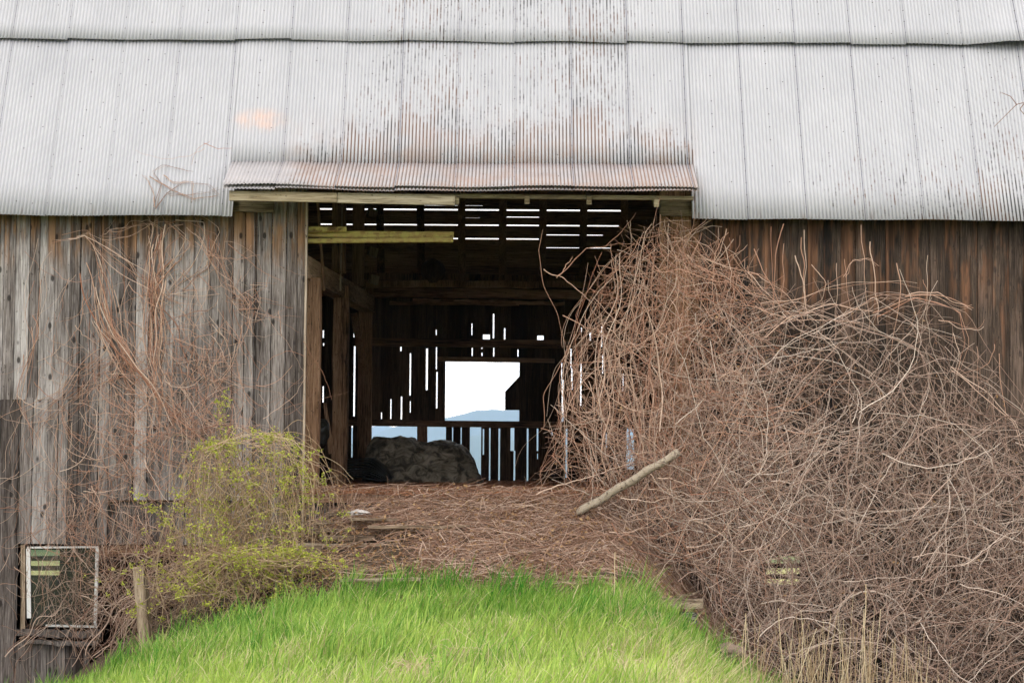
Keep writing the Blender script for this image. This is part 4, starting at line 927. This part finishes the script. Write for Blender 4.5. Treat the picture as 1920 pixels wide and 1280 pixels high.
# ================================================================== GRASS
def gmask(x, y):
    z = hgt(x, y)
    return (y < -2.02 + .16 * np.sin(x * 5) + .14 * np.sin(x * 11 + 1) + .1 * np.sin(x * 23)) & (z > -2.45) & (x < np.interp(y, [-14, -8, -5, -3, -2], [6, 4.0, 3.4, 2.85, 2.4]) + .1 * np.sin(y * 7)) & (x > -7.5)
TC = np.stack([rng.uniform(-5, 3.2, 340), -2.05 - 10 * rng.random(340) ** 2.2], 1); TA = rng.uniform(.3, 1.6, 340)
def blades(n, h, w, name, m, lab, sel=None, bend=(.1, .6)):
    xs = []; got = 0
    while got < n:
        k = 60000; y = -2.0 - 11.5 * rng.random(k) ** 1.15; x = rng.uniform(-7.5, 6, k)
        ok = gmask(x, y) & (np.abs(x) < .30 * (y + 22) + 1.6)
        if sel is not None: ok &= sel(x, y) > rng.random(k)
        xs.append(np.stack([x[ok], y[ok]], 1)); got += ok.sum()
    q = np.concatenate(xs)[:n]; x, y = q.T; z = hgt(x, y) - .01
    tall = 1 + .35 * fbm(x, y, 1.6) + .15 * rng.normal(0, 1, n)
    tall = tall + .45 * np.clip((y + 2.5) / .5, 0, 1) * np.clip(fbm(x, y, 2.1), -.3, 1)
    tf = np.zeros(n)
    for (tx_, ty_), ta_ in zip(TC, TA): tf = np.maximum(tf, ta_ * np.exp(-((x - tx_) ** 2 + (y - ty_) ** 2) / .016))
    tall = tall * .85 + tf * .8
    H = rng.uniform(*h, n) * np.clip(tall, .35, 2.4); wd_ = rng.uniform(*w, n); a = rng.uniform(0, 2 * np.pi, n); bd = rng.uniform(*bend, n) * H
    la = rng.normal(.0, 1.2, n) + 2.2 * fbm(x, y, .8)
    dx, dy = np.cos(la), np.sin(la); sx, sy = np.cos(a) * wd_ / 2, np.sin(a) * wd_ / 2
    V = []
    for t, ww in ((0, 1), (.45, .85), (.8, .5)):
        cx = x + dx * bd * t ** 2; cy = y + dy * bd * t ** 2; cz = z + H * (t - .12 * t * t)
        V += [np.stack([cx - sx * ww, cy - sy * ww, cz], 1), np.stack([cx + sx * ww, cy + sy * ww, cz], 1)]
    V.append(np.stack([x + dx * bd, y + dy * bd, z + H * (1 - .25 * (bd / H))], 1))
    V = np.stack(V, 1).reshape(-1, 3); b = np.arange(n) * 7
    f4 = np.concatenate([np.stack([b, b + 1, b + 3, b + 2], 1), np.stack([b + 2, b + 3, b + 5, b + 4], 1)]); f3 = np.stack([b + 4, b + 5, b + 6], 1)
    yel = np.clip((-y - 3) / 6, 0, 1) * .35 + .22 * (fbm(x, y, 1.1) + .6)
    rd = np.clip(rng.beta(1.3, 1.8, n) * .75 + yel - .25 * tf, 0, 1)
    o = npmesh(name, V, [f4, f3], m, None, np.repeat(rd, 7)); tag(o, lab, 'grass', None, 'stuff')
blades(90000, (.10, .27), (.006, .014), 'grass', M['grass'], 'bright green spring grass on the mound in front of the doorway')
dsel = lambda x, y: np.clip(.05 + .5 * np.clip(fbm(x * 1.3, y, 1.2), 0, 1) + .5 * (x > .8) * np.clip((-y - 2.6) / 3, 0, 1) + .2 * np.clip((-y - 5) / 4, 0, 1), 0, 1)
blades(30000, (.12, .30), (.004, .008), 'dry_grass', M['drygrass'], 'pale dead grass blades mixed into the green grass', dsel, (.3, 1.1))
# dry stalk clumps along the right foot of the thicket
def stalks(pxs, base_py, Y, hpx, lean=.06, n=12):
    P = []
    for px, hp in zip(pxs, hpx):
        a = W(px, base_py, Y); b = W(px + rng.normal(0, 26), base_py - hp, Y); g0 = float(hgt(a.x, Y)); k = np.linspace(0, 1, n)[:, None]
        a = np.array([a.x, Y, g0]); b = np.array([b.x, Y + rng.normal(0, .1), b.z]); P.append(a * (1 - k) + b * k + np.sin(k * 3) * rng.normal(0, .02, 3) * [1, 1, 0])
    return np.array(P)
for i, (c0, c1, nst, hm, lab) in enumerate(((1398, 1432, 22, 130, 'clump of dry straw stalks right of the brown rock'), (1470, 1560, 75, 130, 'wide clump of dry leaning stalks at the foot of the thicket'),
                                           (1575, 1640, 52, 165, 'tallest clump of dry stalks in front of the thicket'), (1650, 1760, 60, 90, 'short sparse dry stalks at the far right of the stalk row'))):
    e = empty('dry_stalk_clump', (W((c0 + c1) / 2, 1300, -4.4).x, -4.4, float(hgt(W((c0 + c1) / 2, 1300, -4.4).x, -4.4))), lab, 'dry plant', 'dry stalk clumps along the thicket')
    P = stalks(rng.uniform(c0, c1, nst), 1320, -4.4 + rng.uniform(-.3, .3), rng.random(nst) ** 1.4 * hm + 45); r = rr(nst, .003, .0065)
    tube_mesh('stalks', P, r, r * .5, rr(nst), M['drystalk'], e)
for lab, pts in (('tall single dry stem standing in the grass right of centre', [(1163, 1235), (1150, 1150), (1153, 1080), (1154, 1034)]), ('dry stem leaning right in the middle of the grass', [(1040, 1205), (1065, 1150), (1085, 1095)]),
                 ('tall dry reed standing at the foot of the thicket', [(1618, 1290), (1622, 1180), (1624, 1095)]), ('thin dry stem standing by the rock', [(1392, 1290), (1398, 1210), (1400, 1150)]),
                 ('thin dry stem between the stalk clumps', [(1468, 1290), (1464, 1210), (1459, 1140)])):
    P = guide(pts, 1, .5, (-3.6, -3.5), .0, 14, .004); o = tube_mesh('dried_weed', P, np.full(1, .006), np.full(1, .004), np.full(1, .6), M['drystalk'], None, 5); tag(o, lab, 'stem', 'single dry stems')
# twin sticks standing in the litter
P = np.concatenate([guide([(892, 1000), (899, 965), (905, 930)], 1, .5, (-.6, -.55), 0, 8, .002), guide([(905, 930), (913, 960), (922, 1000)], 1, .5, (-.6, -.55), 0, 8, .002), guide([(870, 1060), (890, 1010), (897, 960)], 1, .5, (-.8, -.75), 0, 8, .002)])
tag(tube_mesh('upright_twigs', P, np.full(3, .006), np.full(3, .004), np.full(3, .8), M['litter'], None, 5), 'bent pale twig standing up from the litter in front of the doorway', 'twig')
# dead tussock and seed heads
def tussock(px, py, n, lab, Y=-8.2):
    p = W(px, py, Y); g0 = float(hgt(p.x, Y)); e = empty('dead_tussock', (p.x, Y, g0), lab, 'tussock', 'dead grass tussocks')
    S = np.stack([rng.normal(p.x, .03, n), rng.normal(Y, .03, n), np.full(n, g0)], 1)
    P = wander(S, rng.normal(up, .45, n), rng.uniform(.12, .33, n), n=10, curl=4, kink=.1, droop=1.4); r = rr(n, .002, .004)
    tube_mesh('blades', P, r, r * .5, rng.beta(3, 2, n), M['drystalk'], e)
tussock(780, 1275, 90, 'large dead straw tussock at the bottom edge left of centre'); tussock(860, 1245, 45, 'smaller dead tussock right of the large one', -7.5); tussock(1175, 1265, 40, 'dead tussock at the bottom edge right of centre', -8.)
e = empty('seed_head_plant', tuple(W(1190, 1290, -7.)), 'dead weed with small round brown seed heads at bottom right of the grass', 'weed')
P = np.concatenate([guide(p, 1, .5, (-7, -6.9), 0, 10, .004) for p in ([(1215, 1280), (1180, 1240), (1140, 1220), (1108, 1222)], [(1180, 1240), (1165, 1225), (1150, 1208)], [(1200, 1262), (1192, 1240), (1188, 1225)])])
[tube_mesh('stem', P[i:i + 1], np.full(1, .003), np.full(1, .002), np.full(1, .3), M['litter'], e) for i in range(3)]
for px, py in ((1108, 1221), (1118, 1228), (1150, 1208), (1143, 1216), (1189, 1224), (1191, 1234), (1146, 1226)):
    blob('seed_head', px, py, -6.95, .014, .014, .013, M['drystalk'], None, None, .5, parent=e)
# bare sapling outside the right edge whose twigs reach in front of the roof
sap = empty('bare_sapling', (6.35, -1.6, float(hgt(6.35, -1.6))), 'bare twig reaching in front of the metal roof at the right edge', 'sapling')
tp = lambda a: np.array([np.interp(np.linspace(0, 1, 16), np.linspace(0, 1, len(a)), [q[k] for q in a]) for k in range(3)]).T
tw = [(6.35, -1.6, -2.4), (6.4, -1.6, 0), (6.2, -1.6, 2.2), (5.9, -1.6, 3.6)]; c1 = tuple(W(1922, 192, -1.6)); c2 = tuple(W(1906, 196, -1.6))
P = np.array([tp(tw), tp([tw[-1], c1, c2, tuple(W(1885, 217, -1.6)), tuple(W(1864, 238, -1.6))]), tp([c2, tuple(W(1895, 181, -1.6)), tuple(W(1878, 174, -1.6))]), tp([c1, tuple(W(1912, 205, -1.6)), tuple(W(1925, 220, -1.6))])])
tube_mesh('trunk', P[:1], np.array([.02]), np.array([.008]), np.array([.4]), M['litter'], sap, 6)
[tube_mesh('twig', P[i:i + 1], np.full(1, .005), np.full(1, .003), np.full(1, .2), M['litter'], sap, 4) for i in (1, 2, 3)]
